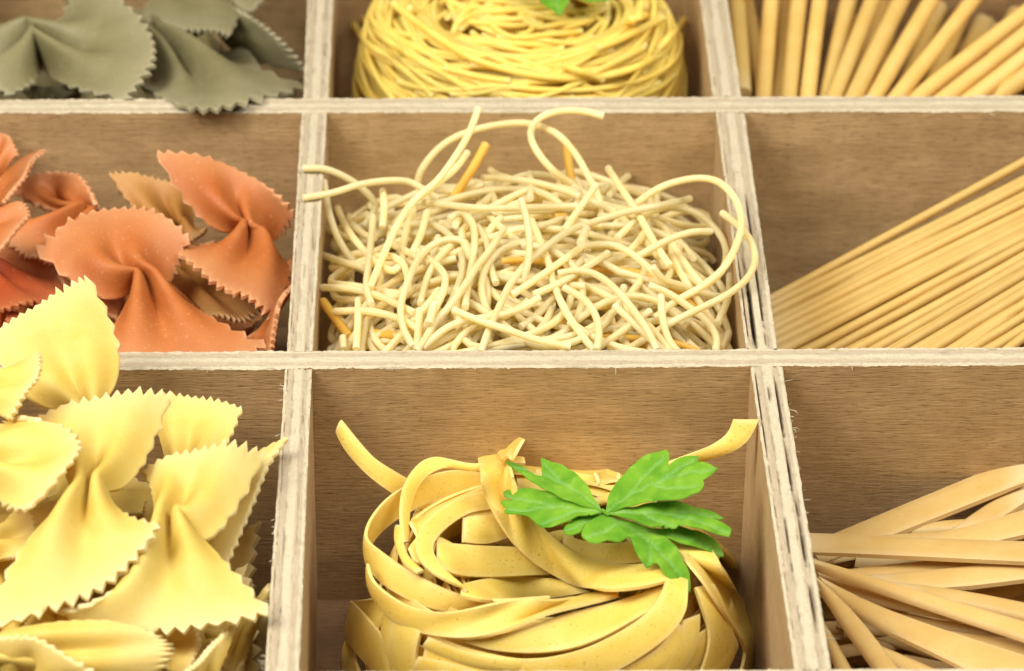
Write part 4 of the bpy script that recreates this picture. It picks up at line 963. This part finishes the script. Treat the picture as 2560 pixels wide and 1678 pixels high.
# ------------------------------------------------------------------ thick round sticks (back right compartment)
GT = 'thick round pasta sticks fanned in the back right compartment'
ORD = ['first', 'second', 'third', 'fourth', 'fifth', 'sixth', 'seventh', 'eighth', 'ninth', 'tenth', 'eleventh', 'twelfth', 'thirteenth', 'fourteenth', 'fifteenth', 'sixteenth']
def stick(name, p, q, r, mat, lab, cat, grp, ext=(0, 0), bend=0.0):
    r = r*rng.uniform(.93, 1.06)
    p, q = np.array(p), np.array(q); d = (q-p); L = np.linalg.norm(d); d /= L
    p = p-d*ext[0]; q = q+d*ext[1]
    m = (p+q)/2+np.array([rng.uniform(-.05, .05), rng.uniform(-.05, .05), bend+rng.uniform(-.035, .035)])
    return tag(tube(name, [p, m, q], r, MAT[mat], None, sides=14, spacing=.8, wob=.02), lab, cat, grp)
XI0, XI1 = 8.25, XR-.05
tops = [(100, 410, 66, 0, -1.0), (190, 410, 222, 0, -.9), (300, 410, 342, 0, -.85), (385, 410, 436, 0, -.8), (470, 410, 560, 0, -.95), (500, 410, 662, 0, -.75), (590, 410, 790, 0, -.7), (685, 410, 925, 0, -.75), (770, 410, 1090, 0, -.6), (880, 410, 1310, 70, -.75), (985, 410, 1317, 150, -.7), (1100, 410, 1330, 235, -.7), (1215, 410, 1340, 320, -.8)]
for i, (x0, y0, x1, y1, z) in enumerate(tops):
    p = at(*STICK(x0, y0), z-.5); q = at(*STICK(x1, y1), z-.05)
    tgt = yback-.2 if i < 9 else None
    d = (q-p)/np.linalg.norm(q-p)
    e1 = min((yback-.25-q[1])/d[1], (XR-.2-q[0])/max(d[0], 1e-3)); e0 = max(0, (p[1]-(h1b(p[0])+.12))/d[1])
    e0 = min(e0, (p[0]-XI0-.2)/max(d[0], 1e-3)) if d[0] > 0.01 else e0
    stick('pasta_stick', p, q, .175, 'thick', ORD[i]+' thick round pasta stick of the top layer counted from the left divider', 'pasta stick', GT, (max(e0, 0), max(e1, .1)))
for i in range(46):
    u = rng.random(); x0 = XI0+.3+u*6.4; ang = .03+u*.85+rng.uniform(-.12, .12); y0 = 9.95
    d = np.array([math.sin(ang), math.cos(ang), .05]); d /= np.linalg.norm(d)
    L = min((yback-.3-y0)/d[1], (XR-.25-x0)/max(d[0], .02)); z = rng.uniform(-3.8, -1.75)
    if L < 1.2: continue
    stick('pasta_stick', (x0, y0, z), np.array((x0, y0, z))+d*L, .175, 'thick', 'thick round pasta stick in the lower layers of the back right fan', 'pasta stick', GT)

# ------------------------------------------------------------------ thin round sticks (middle right compartment)
GS = 'thin round pasta sticks bundled in the middle right compartment'
def bundle_z(x, y): return -2.5+.36*(x-8.4)-.04*(y-5)
tlines = [(232, 1290, 1317, 700), (236, 1318, 1317, 775), (238, 1352, 1317, 800), (240, 1395, 1317, 850), (242, 1420, 1317, 882), (246, 1452, 1317, 925), (250, 1485, 1317, 968), (330, 1490, 1317, 990), (420, 1500, 1317, 1035), (500, 1505, 1317, 1062), (590, 1505, 1317, 1100), (680, 1505, 1317, 1140), (770, 1505, 1317, 1182), (850, 1505, 1317, 1228), (935, 1505, 1317, 1270), (1020, 1505, 1317, 1320), (1100, 1505, 1317, 1372), (1180, 1505, 1317, 1420), (1260, 1505, 1317, 1462)]
NUM = ORD+['seventeenth', 'eighteenth', 'nineteenth']
def span_stick(p, q, lo=XI0+.1, hi=XR-.3, y_lo=.8, y_hi=8.95):
    d = q-p
    t0 = -1e9; t1 = 1e9
    for a, b, k in ((lo, hi, 0), (y_lo, y_hi, 1)):
        if abs(d[k]) < 1e-6: continue
        u, v = (a-p[k])/d[k], (b-p[k])/d[k]
        t0 = max(t0, min(u, v)); t1 = min(t1, max(u, v))
    return p+d*t0, p+d*t1
for i, (x0, y0, x1, y1) in enumerate(tlines):
    lf = rng.uniform(-.05, .05)+(.12 if i in (0,) else 0)
    p = hit(*STICK(x0, y0), bundle_z, lf); q = hit(*STICK(x1, y1), bundle_z, lf+rng.uniform(-.03, .05))
    p, q = span_stick(p, q)
    stick('pasta_stick', p, q, .094, 'thin', NUM[i]+' thin round pasta stick of the bundle counted from the back wall', 'pasta stick', GS)
for i in range(110):
    j = rng.randrange(2, len(tlines)-1); f = rng.random()
    a, b = tlines[j], tlines[j+1]; c = [a[k]*(1-f)+b[k]*f for k in range(4)]
    lf = -rng.uniform(.09, .22) if i < 70 else -rng.uniform(.2, 1.2)
    p = hit(*STICK(c[0]+rng.uniform(-20, 20), c[1]), bundle_z, lf); q = hit(*STICK(c[2], c[3]+rng.uniform(-55, 55)), bundle_z, lf)
    p[2] = max(p[2], -4.75); q[2] = max(q[2], -4.75)
    p, q = span_stick(p, q)
    if np.linalg.norm(q-p) < 1.0: continue
    stick('pasta_stick', p, q, .094, 'thin', 'thin round pasta stick inside the middle right bundle', 'pasta stick', GS)

# ------------------------------------------------------------------ flat sticks (front right compartment)
GF = 'flat pasta sticks spread in the front right compartment'
def flat_z(x, y): return -2.75+.16*(x-8.4)-.07*(y+2)
def flat(A, B, lab, lift=0.05, th=.11):
    lf = lift if isinstance(lift, (list, tuple)) else [lift]*len(A)
    PA = [hit(*FLAT(*p), flat_z, l) for p, l in zip(A, lf)]; PB = [hit(*FLAT(*p), flat_z, l) for p, l in zip(B, lf)]
    # run on past the frame edge to the side wall
    out = []
    for E in (PA, PB):
        d = E[-1]-E[-2]; d /= np.linalg.norm(d)
        L = min(3.0, (XR-.3-E[-1][0])/max(d[0], .05), (E[-1][1]-(yf+.2))/max(-d[1], 1e-3) if d[1] < 0 else (-.2-E[-1][1])/max(d[1], 1e-3))
        out.append(max(L, 0.02))
    L = min(out)
    for E in (PA, PB):
        d = E[-1]-E[-2]; d /= np.linalg.norm(d); E.append(E[-1]+d*L)
    o = ribbon('flat_pasta_stick', PA, PB, MAT['flat'], None, th=th, spacing=.5, bulge=.05, mcross=7)
    return tag(o, lab, 'pasta stick', GF)
flat([(420, 965), (900, 765), (1449, 537)], [(480, 1055), (960, 865), (1449, 668)], 'flat pasta stick leaning highest against the back wall', [-.15, .0, .1])
flat([(425, 908), (900, 930), (1449, 950)], [(440, 1000), (900, 1020), (1449, 1047)], 'flat pasta stick lying level across the others below the highest one', .42)
flat([(900, 945), (1180, 880), (1449, 800)], [(1000, 1010), (1250, 965), (1449, 918)], 'flat pasta stick rising to the right just above the level one', .12)
flat([(1080, 905), (1250, 785), (1449, 660)], [(1180, 920), (1330, 850), (1449, 765)], 'dim flat pasta stick between the highest one and the wall, steeply raised', -.1)
flat([(480, 1100), (800, 1060), (1449, 1000)], [(560, 1140), (850, 1120), (1449, 1080)], 'flat pasta stick directly under the level one', .1)
flat([(690, 1110), (1050, 1085), (1449, 1035)], [(780, 1165), (1050, 1180), (1449, 1130)], 'flat pasta stick third below the back wall, partly under the thin diagonal one', .2)
flat([(440, 1033), (880, 1165), (1449, 1330)], [(448, 1075), (900, 1232), (1449, 1416)], 'narrow flat pasta stick running diagonally over the whole pile', .55)
flat([(800, 1140), (1150, 1180), (1449, 1242)], [(880, 1200), (1200, 1255), (1449, 1312)], 'flat pasta stick slanting gently, upper right of the diagonal one', .3)
flat([(450, 1085), (640, 1140), (1060, 1260), (1449, 1340)], [(500, 1158), (660, 1222), (1080, 1305), (1449, 1400)], 'flat pasta stick in the shade just below the narrow diagonal one', .25)
flat([(640, 1215), (1000, 1330), (1449, 1360)], [(700, 1270), (1050, 1375), (1449, 1410)], 'dark flat pasta stick in the gap under the diagonal ones', .0)
flat([(455, 1105), (680, 1228), (1060, 1370), (1449, 1492)], [(520, 1190), (700, 1330), (1060, 1500), (1250, 1600)], 'broad flat pasta stick sweeping to the lower right corner', .45)
flat([(462, 1120), (640, 1280), (860, 1570)], [(455, 1150), (575, 1340), (745, 1570)], 'flat pasta stick pointing steeply down from the divider', .55)
flat([(470, 1290), (540, 1390), (640, 1580)], [(475, 1360), (510, 1450), (560, 1580)], 'short visible flat pasta stick in the corner between divider and photo bottom', .3)
flat([(1040, 1370), (1250, 1400), (1449, 1420)], [(1080, 1410), (1250, 1470), (1449, 1520)], 'pale flat pasta stick at the right edge above the broad one', .15)
flat([(700, 1420), (900, 1500), (1100, 1590)], [(720, 1500), (860, 1560), (1000, 1640)], 'flat pasta stick at the photo bottom under the steep one', .2)
for i in range(46):
    x0 = XI0+.15; y0 = rng.uniform(-4.5, -.6); a = rng.uniform(-.75, .35); z = flat_z(x0, y0)-rng.uniform(.25, 1.7) if i < 26 else flat_z(x0, y0)-rng.uniform(.1, .45)
    if i >= 26: x0 = rng.uniform(8.3, 10.0); y0 = rng.uniform(-7.5, -1.0)
    d = np.array([math.cos(a), math.sin(a), .14]); w = np.array([-math.sin(a), math.cos(a), rng.uniform(-.3, .5)])*.17
    L = min((XR-.3-x0)/d[0], (y0-yf-.4)/-d[1] if d[1] < 0 else (-.35-y0)/max(d[1], 1e-3))
    if L < 1: continue
    p = np.array((x0, y0, max(z, -4.6))); q = p+d*L
    o = ribbon('flat_pasta_stick', [p-w, q-w], [p+w, q+w], MAT['flat'], None, th=.11, spacing=1.2, bulge=.05, mcross=5)
    tag(o, 'flat pasta stick %s in the lower layers, %s of pile' % (lie_words(d), place_words((p[0]+q[0])/2, (p[1]+q[1])/2, 8, 15.7, -8.5, 0)), 'pasta stick', GF)
